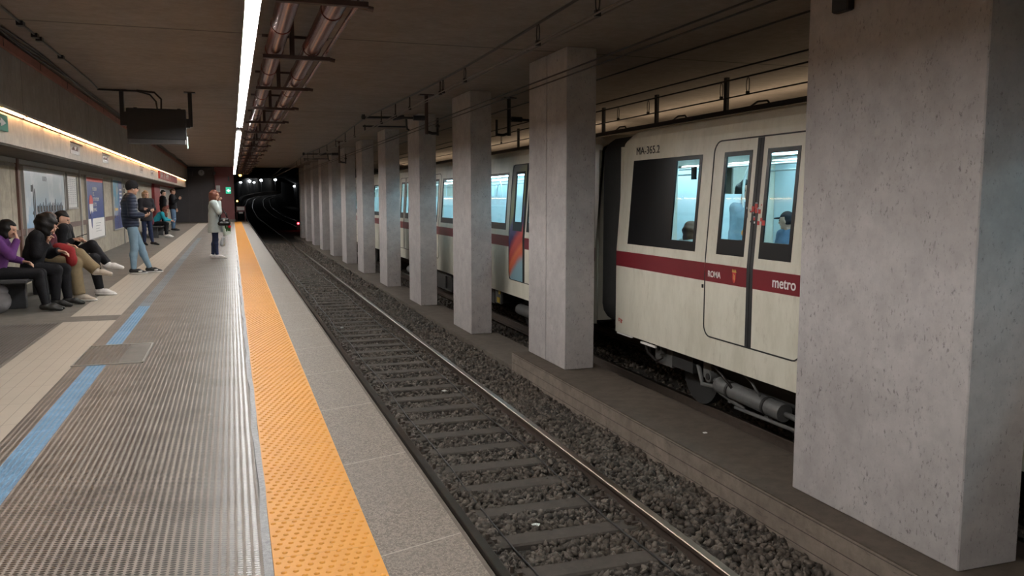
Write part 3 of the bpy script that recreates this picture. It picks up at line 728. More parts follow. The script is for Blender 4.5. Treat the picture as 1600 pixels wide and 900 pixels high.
# shield with a crown
m_ = MB(); sh = [(-.035, .05), (.035, .05), (.036, -.01), (.022, -.045), (0, -.065), (-.022, -.045), (-.036, -.01)]
m_.mat('print_red').prism([(7.615+a, .665+b_) for a, b_ in sh], 0, XT-.006, XT-.002)
m_.mat('print_gold')
for k in range(5): m_.prism([(7.615-.036+k*.0155, .722), (7.615-.036+k*.0155+.011, .722), (7.615-.036+k*.0155+.005+.003, .748)], 0, XT-.007, XT-.003)
m_.box(XT-.007, XT-.003, 7.577, 7.653, .716, .726)
m_.box(XT-.0075, XT-.0055, 7.605, 7.611, .63, .69).box(XT-.0075, XT-.0055, 7.62, 7.626, .64, .70)
m_.build('crest', parent=c1)
m_ = MB().mat('print_red')      # small red monogram low at the car end
for k, (a, b_, c_, d_) in enumerate(((10.40, 10.39, -.20, -.15), (10.40, 10.365, -.16, -.15), (10.40, 10.365, -.185, -.175), (10.355, 10.345, -.21, -.155), (10.355, 10.32, -.165, -.155), (10.325, 10.315, -.215, -.16), (10.31, 10.30, -.215, -.17), (10.31, 10.28, -.175, -.165))):
    m_.box(XT-.003, XT+.001, min(a, b_), max(a, b_), c_, d_)
m_.build('monogram', parent=c1)
# sticker remains between the door windows
m_ = MB()
for k in range(26):
    yy_, zz_ = 7.34+rng.uniform(-.17, .15), 1.33+rng.uniform(-.12, .14); s_ = rng.uniform(.008, .03)
    m_.mat(['print_white', 'print_red', 'print_grey', 'print_black'][int(rng.integers(4))] if yy_ > 7.28 else ['print_red', 'print_white'][int(rng.integers(2))])
    xx = sx(zz_)-.001; m_.box(xx, xx+.002, yy_-s_, yy_+s_*.6, zz_-s_*.7, zz_+s_)
m_.build('sticker', parent=c1)
B(XT-.014, XT, 8.225, 8.245, .49, .53).build('door_lock', 'black_metal', c1)
m_ = MB().mat('print_white').box(XT+.004, XT+.03, 10.02, 10.46, -.375, -.355).box(XT+.004, XT+.03, 9.35, 9.75, -.40, -.375); m_.build('skirt_tab', parent=c1)
text('No.', .10, (2*XC-XT-.225, 6.9, 1.45), (0, -1, 0), Zd, 'print_grey', c1, 'saloon_notice', .001)
m_ = MB().mat('print_grey').box(2*XC-XT-.232, 2*XC-XT-.222, 8.02, 8.30, 1.62, 1.95).box(XT+.56, XT+.565, 6.35, 6.55, 1.62, 1.84)
m_.build('saloon_poster', parent=c1)
m_ = MB().mat('glass_black').box(XT+.10, XT+.105, 8.60, 8.72, 1.72, 1.87); m_.build('window_sign', parent=c1)
m_ = MB().mat('dark_grey').box(XT+.07, XT+.10, 7.48, 7.66, .90, 1.06); m_.build('door_notice', parent=c1)
def add_under(t, boxes, cyls, extra=None):
    for mt, a in boxes: MB().mat(mt).box(*a).build('equipment_box', parent=t)
    for mt, a, b_, r_ in cyls: MB().mat(mt).cyl(a, b_, r_, n=18).build('air_tank' if r_ > .09 else 'brake_fitting', parent=t)
add_under(c1, [('under_grey', (5.28, 5.6, 9.30, 9.75, -.66, -.34)), ('under_dark', (5.25, 5.9, 8.75, 9.25, -.62, -.34)), ('under_dark', (5.4, 7.4, 5.0, 6.3, -.7, -.33)), ('under_dark', (5.45, 5.55, 6.2, 8.9, -.66, -.50)), ('under_grey', (5.32, 5.42, 8.45, 8.62, -.64, -.42)), ('under_grey', (5.3, 5.36, 7.3, 7.36, -.82, -.6)), ('under_grey', (5.3, 5.36, 8.0, 8.05, -.82, -.6)), ('under_dark', (5.4, 7.4, 10.1, 10.3, -.6, -.33))],
          [('under_grey', (5.32, 7.05, -.70), (5.32, 8.26, -.66), .095), ('under_dark', (5.32, 7.3, -.69), (5.32, 7.34, -.69), .104), ('under_dark', (5.32, 7.98, -.67), (5.32, 8.02, -.67), .104), ('under_grey', (5.2, 9.52, -.44), (5.3, 9.52, -.44), .085), ('under_dark', (5.19, 9.52, -.44), (5.21, 9.52, -.44), .03), ('under_grey', (5.28, 8.45, -.6), (5.42, 8.45, -.6), .07), ('under_dark', (5.27, 8.45, -.6), (5.44, 8.45, -.6), .04), ('white_plastic', (5.25, 6.72, -.62), (5.25, 6.72, -.36), .015), ('under_grey', (5.34, 6.4, -.76), (5.34, 7.05, -.71), .03)])
m_ = MB().mat('wire').tube([(5.22, 9.95, -.36), (5.22, 9.85, -.55), (5.22, 9.6, -.62), (5.22, 9.45, -.55)], .018, 8).tube([(5.26, 8.35, -.42), (5.24, 8.1, -.5), (5.25, 7.9, -.62)], .016, 8).mat('under_grey').tube([(5.24, 7.7, -.4), (5.22, 7.5, -.46), (5.23, 7.35, -.58)], .012, 8).tube([(5.36, 8.5, -.56), (5.3, 8.2, -.74), (5.35, 7.8, -.84)], .028, 8).tube([(5.3, 7.9, -.84), (5.3, 6.2, -.82)], .022, 8).tube([(5.3, 8.7, -.5), (5.3, 8.6, -.72), (5.33, 8.3, -.7)], .03, 8)
m_.build('brake_pipe', parent=c1)
def wheels(t, ys_):
    for y in ys_:
        for xx in (5.58, 7.08):
            m_ = MB().mat('under_dark').cyl((xx-.06, y, -.66), (xx+.06, y, -.66), .41, n=28).cyl((xx-.07, y, -.66), (xx+.07, y, -.66), .12, n=14); m_.build('wheel', parent=t)
wheels(c1, (6.9, 9.0)); wheels(c2, (13.2, 15.3, 24.5, 26.6)); wheels(c3, (32, 34))
add_under(c2, [('under_grey', (5.16, 5.2, 16.1, 16.5, -.66, -.34)), ('yellow_box', (5.15, 5.165, 16.14, 16.26, -.46, -.36)), ('yellow_box', (5.15, 5.165, 16.18, 16.36, -.64, -.53)), ('under_dark', (5.3, 7.4, 17, 19.4, -.75, -.33)), ('under_grey', (5.2, 5.24, 20.3, 21.0, -.86, -.82)), ('under_grey', (5.2, 5.24, 20.3, 21.0, -.50, -.46)), ('under_grey', (5.2, 5.24, 20.3, 20.34, -.86, -.46)), ('under_grey', (5.2, 5.24, 20.96, 21.0, -.86, -.46)), ('under_dark', (5.24, 7.2, 20.2, 23, -.88, -.33))],
          [('under_grey', (5.3, 14.2, -.66), (5.3, 15.3, -.66), .11), ('under_grey', (5.3, 25.2, -.72), (5.3, 26.0, -.72), .12)])
# bellows between the first two cars
m_ = MB().mat('bellows_rubber')
def rrect(g):
    x0, x1, z0, z1 = 5.16+g, 7.68-g, -.32+g, 2.38-g; r = .28
    pts = []
    for cx, cz, a0 in ((x1-r, z1-r, 0), (x0+r, z1-r, 90), (x0+r, z0+r, 180), (x1-r, z0+r, 270)):
        for k in range(5): a = math.radians(a0+k*22.5); pts.append((cx+r*math.cos(a), cz+r*math.sin(a)))
    return pts
yb = np.linspace(10.50, 11.22, 19); vs = []; n = 20
for i, y in enumerate(yb): vs += [(x, y, z) for x, z in rrect(0 if i % 2 else .11)]
m_.add(vs, [(i*n+k, i*n+(k+1) % n, (i+1)*n+(k+1) % n, (i+1)*n+k) for i in range(18) for k in range(n)])
tag(m_.build('gangway_bellows'), 'black pleated rubber bellows joining the two metro cars', 'gangway bellows')

# ================================================================ lights
def luminaire(y0, y1, label):
    t = thing('tube_light', label, 'ceiling light', (.20, (y0+y1)/2, 3.04), 'tube lights in the line above the platform')
    h = MB().mat('hood_white')
    pr = [(.145, 2.944), (.172, 2.99), (.228, 2.99), (.255, 2.944), (.260, 2.951), (.236, 3.032), (.164, 3.032), (.140, 2.951)]
    h.prism(pr, 1, y0+.015, y1-.015)
    h.mat('dark_grey').box(.17, .23, y0+.015, y1-.015, 3.032, 3.06); h.build('hood', parent=t)
    b = MB().mat('tube_light')
    b.prism([(.20+.011*math.cos(a), 2.960+.011*math.sin(a)) for a in np.arange(8)*math.pi/4+.39], 1, y0+.04, y1-.04); b.build('tube', parent=t)
    r = MB().mat('bracket_dark')
    for yy in (y0+.5, y1-.5): r.cyl((.2, yy, 3.06), (.2, yy, 3.5), .008, n=6)
    r.build('hanger', parent=t)
for (a, b_, lab) in ((-7.4, -2.0, 'tube light behind the camera'), (-1.7, 3.9, 'tube light directly overhead'), (4.2, 8.42, 'tube light nearest in view, running out of the top of the picture'), (8.46, 14.4, 'second tube light from the near end, before the hanging screen'), (14.44, 18.35, 'third tube light, the last before the gap in the line'), (19.65, 27.4, 'tube light just beyond the gap in the line'), (27.45, 35.6, 'tube light second beyond the gap in the line'), (35.65, 44.6, 'tube light last but one towards the end wall'), (44.65, 54.0, 'farthest tube light, ending near the end wall')):
    luminaire(a, b_, lab)
y = -6.0; first = None
while y < 55.5:
    if first is None:
        t = thing('strip_light', 'thin warm strip light in the slot above the fascia panels', 'strip light', (-2.66, y, 2.60), 'warm strip lights above the fascia')
        MB().mat('alu_frame').box(-2.70, -2.62, y-.62, y+.62, 2.612, 2.64).build('channel', parent=t)
        MB().mat('warm_light').box(-2.675, -2.635, y-.58, y+.58, 2.592, 2.612).build('diffuser', parent=t); first = t
    else: copy_tree(first, (-2.66, y, 2.60))
    y += 1.32
for a, b_ in ((-6, 6), (7, 19), (20, 34), (35, 50)):
    t = tag(MB().mat('far_light').box(9.6, 9.75, a, b_, 2.75, 2.78).build('far_tube_light'), 'warm tube light over the platform beyond the train', 'ceiling light', 'tube lights of the far platform')

# ================================================================ pipes and their brackets
def pipe(x, z, r, lab, y0=-4, y1=56):
    m_ = MB().mat('pipe_red').cyl((x, y0, z), (x, y1, z), r, n=24)
    yy = y0
    while yy < y1: m_.cyl((x, yy, z), (x, yy+.12, z), r*1.06, n=24); yy += 1.35 if x < .7 else 1.9
    return tag(m_.build('pipe'), lab, 'pipe')
pipe(.49, 3.10, .092, 'thick red-brown pipe nearer the line of tube lights')
pipe(.865, 3.10, .092, 'thick red-brown pipe on the track side of the pair')
pipe(1.005, 3.04, .02, 'thin red pipe running beside the thick pipes')
br0 = None
for k in range(-2, 19):
    y = 9.3+2.66*(k)
    if y > 56: break
    if br0 is None:
        t = thing('pipe_bracket', 'dark steel hanger bar carrying the red pipes under the ceiling', 'pipe bracket', (.68, y, 2.98), 'hanger brackets of the red pipes')
        MB().mat('bracket_dark').box(.36, 1.05, y-.03, y+.03, 2.965, 3.005).build('crossbar', parent=t)
        for xx in (.66, ): MB().mat('bracket_dark').box(xx-.025, xx+.025, y-.02, y+.02, 3.0, 3.5).build('hanger', parent=t)
        MB().mat('bracket_dark').box(.36, 1.05, y+.10, y+.13, 3.2, 3.23).build('brace', parent=t)
        MB().mat('bracket_dark').cyl((1.02, y+.3, 3.04), (1.14, y+.3, 3.02), .022, n=8).build('valve', parent=t); br0 = t
    else: copy_tree(br0, (.68, y, 2.98))

# ================================================================ overhead line
def wire(x, zs, r, lab, y0=-6, y1=60, mat='wire', nm='overhead_wire'):
    pts = [(x, y, zs(y)) for y in np.arange(y0, y1+.1, 1.0)]
    return tag(MB().mat(mat).tube(pts, r, 6).build(nm), lab, 'overhead wire')
wire(2.47, lambda y: 3.03-.10*abs(math.sin((y-16.1)*math.pi/14))**1.3, .012, 'upper messenger wire above the empty track')
wire(2.44, lambda y: 2.775, .007, 'left of the two contact wires over the empty track', mat='wire_bright')
wire(2.50, lambda y: 2.775, .007, 'right of the two contact wires over the empty track', mat='wire_bright')
wire(3.85, lambda y: 3.02, .010, 'upper feeder cable strung in front of the pillar tops', nm='feeder_cable')
wire(3.85, lambda y: 2.955, .009, 'lower feeder cable strung in front of the pillar tops', nm='feeder_cable')
wire(6.42, lambda y: 3.22, .012, 'highest wire above the train roof')
wire(6.42, lambda y: 3.08, .012, 'messenger wire above the train')
wire(6.42, lambda y: 2.85, .010, 'contact wire just above the train roof')
wire(5.3, lambda y: 3.28, .012, 'dark cable near the ceiling between pillars and train', nm='feeder_cable')
def dropper(x, y, zt, zb, lab, grp, first=[None]):
    m_ = MB().mat('wire')
    a = [(x, y-.035*math.sin(t_), zt-(zt-zb)*(1-math.cos(t_))/2) for t_ in np.linspace(0, math.pi, 7)]
    b2 = [(x, y+.035*math.sin(t_), zt-(zt-zb)*(1-math.cos(t_))/2) for t_ in np.linspace(0, math.pi, 7)]
    m_.tube(a, .0055, 5).tube(b2, .0055, 5).box(x-.02, x+.02, y-.015, y+.015, zb-.025, zb+.02)
    return tag(m_.build('dropper'), lab, 'wire dropper', grp)
mz = lambda y: 3.03-.10*abs(math.sin((y-16.1)*math.pi/14))**1.3
for y in (4.6, 5.49, 6.69, 9.0, 10.0, 10.15, 12.0, 13.1, 14.4, 17.7, 19.2, 21, 23, 25, 27, 29, 32, 34): dropper(2.47, y, mz(y), 2.79, 'black loop dropper hanging between the wires over the empty track', 'droppers over the empty track')
for y in (8.0, 9.5, 10.12, 12.25, 13.35, 15.2, 17.6, 20): dropper(6.42, y, 3.07, 2.87, 'black loop dropper hanging between the wires above the train', 'droppers above the train')
def cantilever(y, lab):
    t = thing('wire_support', lab, 'overhead wire support', (3.64, y, 3.5))
    MB().mat('bracket_dark').cyl((3.64, y, 2.74), (3.64, y, 3.5), .035, n=10).box(3.5, 3.78, y-.08, y+.08, 3.48, 3.5).build('post', parent=t)
    MB().mat('black_metal').cyl((2.38, y, 3.03), (3.66, y, 3.05), .022, n=8).cyl((3.38, y, 3.045), (3.6, y, 3.05), .05, n=10).cyl((2.42, y, 2.99), (2.42, y, 3.08), .035, n=8).cyl((2.98, y, 3.02), (3.2, y, 3.06), .04, n=8).build('arm', parent=t)
    MB().mat('black_metal').cyl((2.42, y+.1, 2.87), (3.28, y+.1, 2.88), .016, n=8).tube([(3.24, y, 3.02), (3.26, y+.06, 2.9), (3.28, y+.1, 2.84), (3.32, y+.1, 2.82)], .02, 6).cyl((2.46, y+.1, 2.78), (2.46, y+.1, 2.9), .014, n=6).build('registration_arm', parent=t)
    MB().mat('black_metal').tube([(3.62, y, 2.80), (3.75, y, 2.76), (3.86, y, 2.76)], .03, 8).cyl((3.86, y, 2.72), (3.86, y, 3.06), .025, n=8).cyl((3.86, y, 2.88), (3.86, y, 2.92), .045, n=10).build('feeder_bracket', parent=t)
    return t
t = cantilever(16.1, 'nearer black overhead-wire support arm hanging from the ceiling over the empty track')
cantilever(30.0, 'farther black overhead-wire support arm over the empty track')
t = thing('wire_support', 'black overhead-wire support hanging between the pillars above the train', 'overhead wire support', (5.33, 16.1, 3.5))
MB().mat('black_metal').cyl((5.33, 16.1, 2.75), (5.33, 16.1, 3.5), .04, n=10).box(5.2, 5.46, 16.0, 16.2, 3.48, 3.5).build('post', parent=t)
MB().mat('black_metal').cyl((5.3, 16.1, 3.08), (6.5, 16.1, 3.06), .025, n=8).cyl((5.38, 16.1, 3.08), (5.6, 16.1, 3.08), .055, n=10).build('arm', parent=t)
MB().mat('black_metal').tube([(5.33, 16.1, 2.8), (5.2, 16.1, 2.76), (5.07, 16.1, 2.77)], .028, 8).cyl((5.07, 16.1, 2.74), (5.07, 16.1, 3.06), .025, n=8).build('feeder_bracket', parent=t)
# duct on ceiling hangers beyond the train
t = thing('cable_duct', 'black cable duct hung on posts from the ceiling beyond the train', 'cable duct', (7.9, 14, 2.87))
B(7.86, 7.94, -6, 50, 2.88, 2.96).build('duct', 'black_metal', t)
for y in (3, 6, 9.1, 12.3, 14.72, 17.17, 20, 23, 26): B(7.875, 7.925, y-.045, y+.045, 2.92, 3.5).build('hanger', 'black_metal', t)
for y in (11.33, 13.8, 16.25, 8.7, 19): MB().mat('black_metal').tube([(7.88, y-.28, 2.93), (7.88, y-.2, 3.0), (7.88, y+.05, 3.01), (7.88, y+.28, 2.94)], .016, 6).build('cable_loop', parent=t)

# ================================================================ hanging screen, conduit, tray
t = thing('hanging_screen', 'black platform display seen from behind, hung from the ceiling on two posts', 'display screen', (-1.28, 17.2, 2.5))
MB().box(-1.80, -.77, 17.12, 17.34, 2.60, 3.17, .01).build('housing', 'black_metal', t)
MB().box(-1.78, -.79, 17.08, 17.36, 2.52, 2.60).build('lower_box', 'dark_grey', t)
for xx in (-1.875, -.69): MB().mat('black_metal').box(xx-.035, xx+.035, 17.16, 17.30, 2.85, 3.5).box(xx-.10, xx+.10, 17.12, 17.34, 3.485, 3.5).build('post', parent=t)
MB().mat('black_metal').box(-1.86, -1.78, 17.14, 17.32, 2.85, 3.1).box(-.79, -.70, 17.14, 17.32, 2.83, 3.0).build('side_plate', parent=t)
MB().mat('black_metal').box(-1.68, -1.62, 17.2, 17.26, 3.17, 3.19).box(-.92, -.86, 17.2, 17.26, 3.17, 3.19).build('bolt', parent=t)
MB().mat('exit_lit_white').box(-.775, -.765, 17.38, 17.5, 2.46, 2.68).build('side_glow', parent=t)
MB().mat('wire').tube([(-2.25, 17.0, 3.47), (-1.9, 17.05, 3.47), (-1.6, 17.05, 3.47), (-1.38, 17.08, 3.42), (-1.28, 17.12, 3.30), (-1.27, 17.2, 3.17)], .016, 8).tube([(-1.6, 17.05, 3.48), (-1.3, 17.1, 3.46), (-1.19, 17.15, 3.35), (-1.2, 17.2, 3.17)], .018, 8).build('power_cable', parent=t)
m_ = MB().mat('under_grey').tube([(-2.21, y, 3.485) for y in np.arange(-5, 16.9, 1)]+[(-2.24, 17.0, 3.48)], .013, 6).mat('black_metal')
for y in (11.0, 11.75, 12.0, 13.4): m_.box(-2.245, -2.175, y-.06, y+.06, 3.45, 3.5)
tag(m_.build('ceiling_conduit'), 'thin conduit with clips running along the ceiling on the left', 'conduit')
m_ = MB().mat('tray_red').box(-2.595, -2.57, -6, 56, 3.325, 3.45).box(-2.57, -2.555, -6, 56, 3.325, 3.335)
m_.mat('wire'); 
for k, y in enumerate(np.arange(-5, 55, 2.1)): m_.box(-2.572, -2.566, y, y+.012, 3.33, 3.45)
tag(m_.build('cable_tray'), 'red-brown cable tray along the top of the concrete beam', 'cable tray')
m_ = MB().mat('wire')
for k in range(3): m_.tube([(-2.52+.035*k+.02*math.sin(y*.9+k), y, 3.47+.01*math.sin(y*1.3+2*k)) for y in np.arange(-5, 55, .6)], .012, 5)
tag(m_.build('cable_bundle'), 'bundle of black cables between the red tray and the ceiling', 'cable')

# ================================================================ posters, signs and wall things
WX = -3.45
def poster(y0, y1, z0, z1, face, label, name='poster', cat='poster'):
    t = thing(name, label, cat, (WX, (y0+y1)/2, z0))
    f = MB().mat('alu_frame'); w_ = .04
    for a in ((y0, y1, z0, z0+w_), (y0, y1, z1-w_, z1), (y0, y0+w_, z0+w_, z1-w_), (y1-w_, y1, z0+w_, z1-w_)): f.box(WX, WX+.05, *a)
    f.build('frame', parent=t); B(WX+.005, WX+.03, y0+w_, y1-w_, z0+w_, z1-w_).build('sheet', face, t)
    return t
XP = WX+.033
t = poster(16.45, 20.25, .55, 2.06, 'poster_sky', 'large sky-blue poster with tall spiky black lettering behind the seated people', 'advert_poster')
text('ELIZIO', .13, (XP, 18.05, 1.83), (0, 1, 0), (0, 0, 1), 'print_grey', t, 'small_lettering', .001)
m_ = MB().mat('print_black')
def spike(y, z0, z1, w_):
    m_.prism([(y-w_*.45, z0+.05), (y, z0), (y+w_*.45, z0+.05), (y+w_*.45, z1-.06), (y, z1), (y-w_*.45, z1-.06)], 0, XP-.002, XP+.002)
hs = [(17.20, .92, 1.76, .05), (17.32, .75, 1.68, .07)]
for s_ in hs: spike(*s_)
m_.prism([(17.02, 1.62), (17.14, 1.62), (17.16, 1.74), (17.04, 1.74)], 0, XP-.002, XP+.002); m_.prism([(17.08, 1.22), (17.24, 1.18), (17.2, 1.30)], 0, XP-.002, XP+.002)
r2 = np.random.default_rng(3); y = 17.5
k = 0
while y < 19.95:
    spike(y, .80+r2.uniform(-.06, .04)-(.12 if k % 5 == 4 else 0), 1.38+r2.uniform(-.03, .05)+(.13 if k in (6, 13) else 0), .055)
    if k % 2 == 0:
        for zz in (1.33, .84+r2.uniform(0, .06)): m_.prism([(y-.02, zz-.03), (y+.06, zz+.03), (y+.15, zz-.02), (y+.07, zz-.08)], 0, XP-.002, XP+.002)
    y += .125+r2.uniform(-.015, .02); k += 1
m_.build('gothic_lettering', parent=t)
MB().mat('maroon_paint').prism([(18.22, .85), (18.34, .85), (18.32, 1.33), (18.24, 1.33)], 0, XP-.003, XP+.001).build('red_ink', parent=t)
t = poster(20.5, 21.75, 1.26, 2.04, 'white_plastic', 'white timetable sheet in a narrow frame beside the sky-blue poster', 'timetable', 'timetable')
m_ = MB().mat('print_grey')
for k in range(14):
    for c in range(4): m_.box(XP-.001, XP+.001, 20.62+c*.27, 20.62+c*.27+r2.uniform(.1, .22), 1.92-k*.042, 1.932-k*.042)
m_.build('printed_rows', parent=t)
t = poster(23.05, 25.95, .43, 2.07, 'print_blue', 'blue and white poster with a red top band and a balloon emblem', 'advert_poster')
B(XP-.002, XP, 23.09, 25.91, 1.93, 2.03).build('red_band', 'print_red', t)
B(XP-.002, XP, 23.09, 25.91, .47, .98).build('white_field', 'print_white', t)
for k, wd in enumerate(('NEI SOGNI', 'C\'E', 'TUTTO L\'UOMO', 'FATTO', 'LIVING.')):
    text(wd, .135, (XP, 24.05, 1.70-k*.135), (0, 1, 0), (0, 0, 1), 'print_white', t, 'slogan', .002, sx=1.35 if len(wd) < 8 else 1.05)
m_ = MB().mat('print_red').prism([(23.72+.29*math.cos(a), 1.42+.17*math.sin(a)) for a in np.linspace(.15, math.pi-.15, 10)]+[(23.43, 1.36), (24.01, 1.36)][::1], 0, XP-.001, XP+.003)
m_.mat('print_white').prism([(23.43, 1.36), (24.01, 1.36), (24.0, 1.22), (23.9, 1.10), (23.72, 1.20), (23.54, 1.10), (23.44, 1.22)], 0, XP, XP+.004)
m_.mat('print_blue').prism([(23.54, 1.10), (23.72, 1.20), (23.90, 1.10), (23.78, .80), (23.72, .74), (23.66, .80)], 0, XP, XP+.004)
m_.build('balloon_emblem', parent=t)
m_ = MB().mat('print_grey')
for k in range(4): m_.box(XP-.001, XP+.001, 24.35, 24.35+(.9, .75, .6, .95)[k], .84-k*.07, .855-k*.07)
m_.build('fine_print', parent=t)
t = poster(27.9, 30.2, .52, 2.09, 'poster_city', 'narrow poster of a skyline under blue sky, partly behind the standing man', 'advert_poster')
m_ = MB().mat('print_blue')
for k, (a, h) in enumerate(((28.2, .55), (28.5, .7), (28.8, .62), (29.1, 1.05), (29.45, .8), (29.8, .95))): m_.box(XP-.001, XP+.002, a-.11, a+.12, .56, .56+h*.62)
m_.mat('print_gold').box(XP, XP+.003, 28.3, 29.0, 1.12, 1.2)
m_.mat('print_blue').box(XP-.001, XP+.0015, 29.35, 30.15, .56, 2.04)
m_.mat('print_white')
for k in range(6): m_.box(XP, XP+.004, 29.5, 30.05, 1.75-k*.12, 1.80-k*.12)
m_.build('skyline', parent=t)
m_ = MB().mat('black_metal')
for z in (1.74, 1.92): m_.cyl((WX, 31.0, z), (WX+.03, 31.0, z), .07, n=10)
tag(m_.build('wall_symbol'), 'small black round marks on the wall beside the skyline poster', 'sign')
# wall posts
first = None
for y, lab in ((16.2, 'dark upright at the near edge of the sky-blue poster'), (22.3, 'wall upright between the timetable and the blue poster'), (30.6, 'wall upright beyond the skyline poster')):
    tag(B(WX, WX+.04, y-.10, y+.02, 0, 2.17).build('wall_upright', 'rust_brown' if y < 17 else 'alu_frame'), lab, 'upright')
# red framed case far along the wall
t = thing('display_case', 'tall red frame and notice case far along the wall by the second bench', 'notice case', (WX, 49, .9))
B(WX, WX+.12, 41.4, 44.6, 0, 2.2).build('red_panel', 'door_red', t)
MB().mat('door_red').box(WX, WX+.10, 44.6, 56, 1.0, 1.12).box(WX, WX+.10, 44.6, 56, 2.1, 2.2).build('frame', parent=t)
B(WX, WX+.05, 44.8, 55.6, 1.12, 2.1).build('notice_sheet', 'alu_frame', t)
# fascia signs
FX = -2.70
for (y0, y1, lab) in ((16.75, 18.0, 'nearest small framed name plate on the fascia'), (20.65, 21.9, 'second small framed name plate on the fascia, with a dark line above'), (28.7, 29.8, 'third small name plate on the fascia, above the standing man'), (32.4, 33.8, 'fourth small name plate on the fascia, before the red sign')):
    t = thing('name_plate', lab, 'sign', (FX, (y0+y1)/2, 2.3))
    B(FX, FX+.006, y0, y0+(y1-y0)*.75, 2.30, 2.46).build('plate', 'alu_frame', t)
    B(FX, FX+.02, y0, y1, 2.50, 2.515).build('top_line', 'rust_brown', t)
    m_ = MB().mat('rust_brown')
    for k in range(6): m_.box(FX+.006, FX+.008, y0+.1+k*.12, y0+.17+k*.12, 2.37, 2.39+.03*((k*7) % 3))
    m_.build('faded_lettering', parent=t)
t = thing('station_sign', 'long red sign with white letters high on the fascia at the far end', 'sign', (FX, 40, 2.3))
B(FX, FX+.06, 35.6, 46.5, 2.28, 2.62).build('panel', 'sign_red', t)
text('A 1 FM 1', .33, (FX+.062, 36.2, 2.33), (0, 1, 0), (0, 0, 1), 'print_white', t, 'lettering', .002, sx=4.4)
t = thing('exit_sign', 'green exit sign at the left edge on the fascia', 'sign', (FX, 11.6, 2.33))
B(FX, FX+.05, 11.0, 12.15, 2.335, 2.535).build('panel', 'green_sign', t)
MB().mat('print_white').prism([(11.4, 2.42), (11.8, 2.42), (11.8, 2.38), (12.05, 2.435), (11.8, 2.49), (11.8, 2.45), (11.4, 2.45)], 0, FX+.05, FX+.053).build('arrow', parent=t)
# end wall things
t = thing('wall_clock', 'round grey clock high on the dark end wall', 'clock', (-1.78, 56.9, 3.1))
MB().mat('dark_grey').cyl((-1.78, 57.0, 3.12), (-1.78, 56.88, 3.12), .21, n=28).build('case', parent=t)
MB().mat('print_grey').cyl((-1.78, 56.88, 3.12), (-1.78, 56.87, 3.12), .18, n=28).build('face', parent=t)
MB().mat('print_black').prism([(-1.79, 3.12), (-1.77, 3.12), (-1.72, 3.22), (-1.74, 3.23)], 1, 56.862, 56.868).box(-1.785, -1.775, 56.862, 56.868, 3.12, 3.27).build('hand', parent=t)
t = thing('hanging_sign', 'small pale sign board on the end wall above the woman in the grey coat', 'sign', (-.80, 56.6, 1.85))
B(-.93, -.68, 56.64, 56.70, 1.90, 2.32).build('board', 'alu_frame', t); B(-.90, -.71, 56.63, 56.64, 2.0, 2.16).build('print', 'print_grey', t)
t = thing('exit_light', 'lit green exit light on the red-brown wall panel', 'exit sign', (-.18, 56.6, 1.8))
B(-.34, -.03, 56.6, 56.70, 1.80, 2.22).build('box', 'exit_lit', t)
MB().mat('exit_lit_white').prism([(-.30, 2.0), (-.15, 2.1), (-.15, 2.03), (-.06, 2.03), (-.06, 1.95), (-.15, 1.95), (-.15, 1.88)], 1, 56.59, 56.6).build('arrow', parent=t)
m_ = MB().mat('dark_grey').box(-2.9, -1.2, 56.8, 56.95, 3.36, 3.40).box(-2.9, -2.3, 56.8, 56.95, 2.9, 3.2).cyl((-1.0, 56.6, 3.2), (-1.0, 56.6, 3.0), .08, n=10).box(-.2, -.1, 56.6, 56.7, 2.6, 2.9)
tag(m_.build('wall_equipment'), 'dark boxes and conduit high on the end wall around the clock', 'equipment')
t = thing('barrier_sign', 'red barrier board with a white plate and amber lamp at the platform end', 'barrier', (.5, 58.5, -.02))
MB().mat('maroon_paint').box(.25, .85, 58.45, 58.55, .62, .98).box(.27, .31, 58.48, 58.52, -.02, .62).box(.79, .83, 58.48, 58.52, -.02, .62).build('board', parent=t)
B(.32, .78, 58.43, 58.45, .72, .95).build('plate', 'white_plastic', t); B(.42, .68, 58.43, 58.45, .5, .6).build('lower_plate', 'white_plastic', t)
MB().mat('lamp_amber').ell((.34, 58.45, 1.32), (.05, .05, .06)).build('lamp', parent=t); MB().mat('black_metal').cyl((.34, 58.5, .98), (.34, 58.5, 1.3), .02, n=8).build('lamp_post', parent=t)
t = thing('signal_lamp', 'amber signal lamp hanging above the platform end', 'lamp', (.6, 60, 3.0))
MB().mat('lamp_amber').ell((.6, 60, 3.06), (.09, .06, .08)).build('bulb', parent=t); MB().mat('black_metal').box(.55, .8, 60.05, 60.2, 2.98, 3.2).cyl((.7, 60.1, 3.2), (.7, 60.1, 4.0), .02, n=6).build('housing', parent=t)
t = thing('signal_lamp', 'small red signal lamp low beside the far track', 'lamp', (5.44, 75, -1.25))
MB().mat('lamp_red').ell((5.44, 75, -.67), (.09, .05, .09)).build('lens', parent=t); MB().mat('black_metal').box(5.3, 5.58, 75.05, 75.2, -1.25, -.5).build('housing', parent=t)
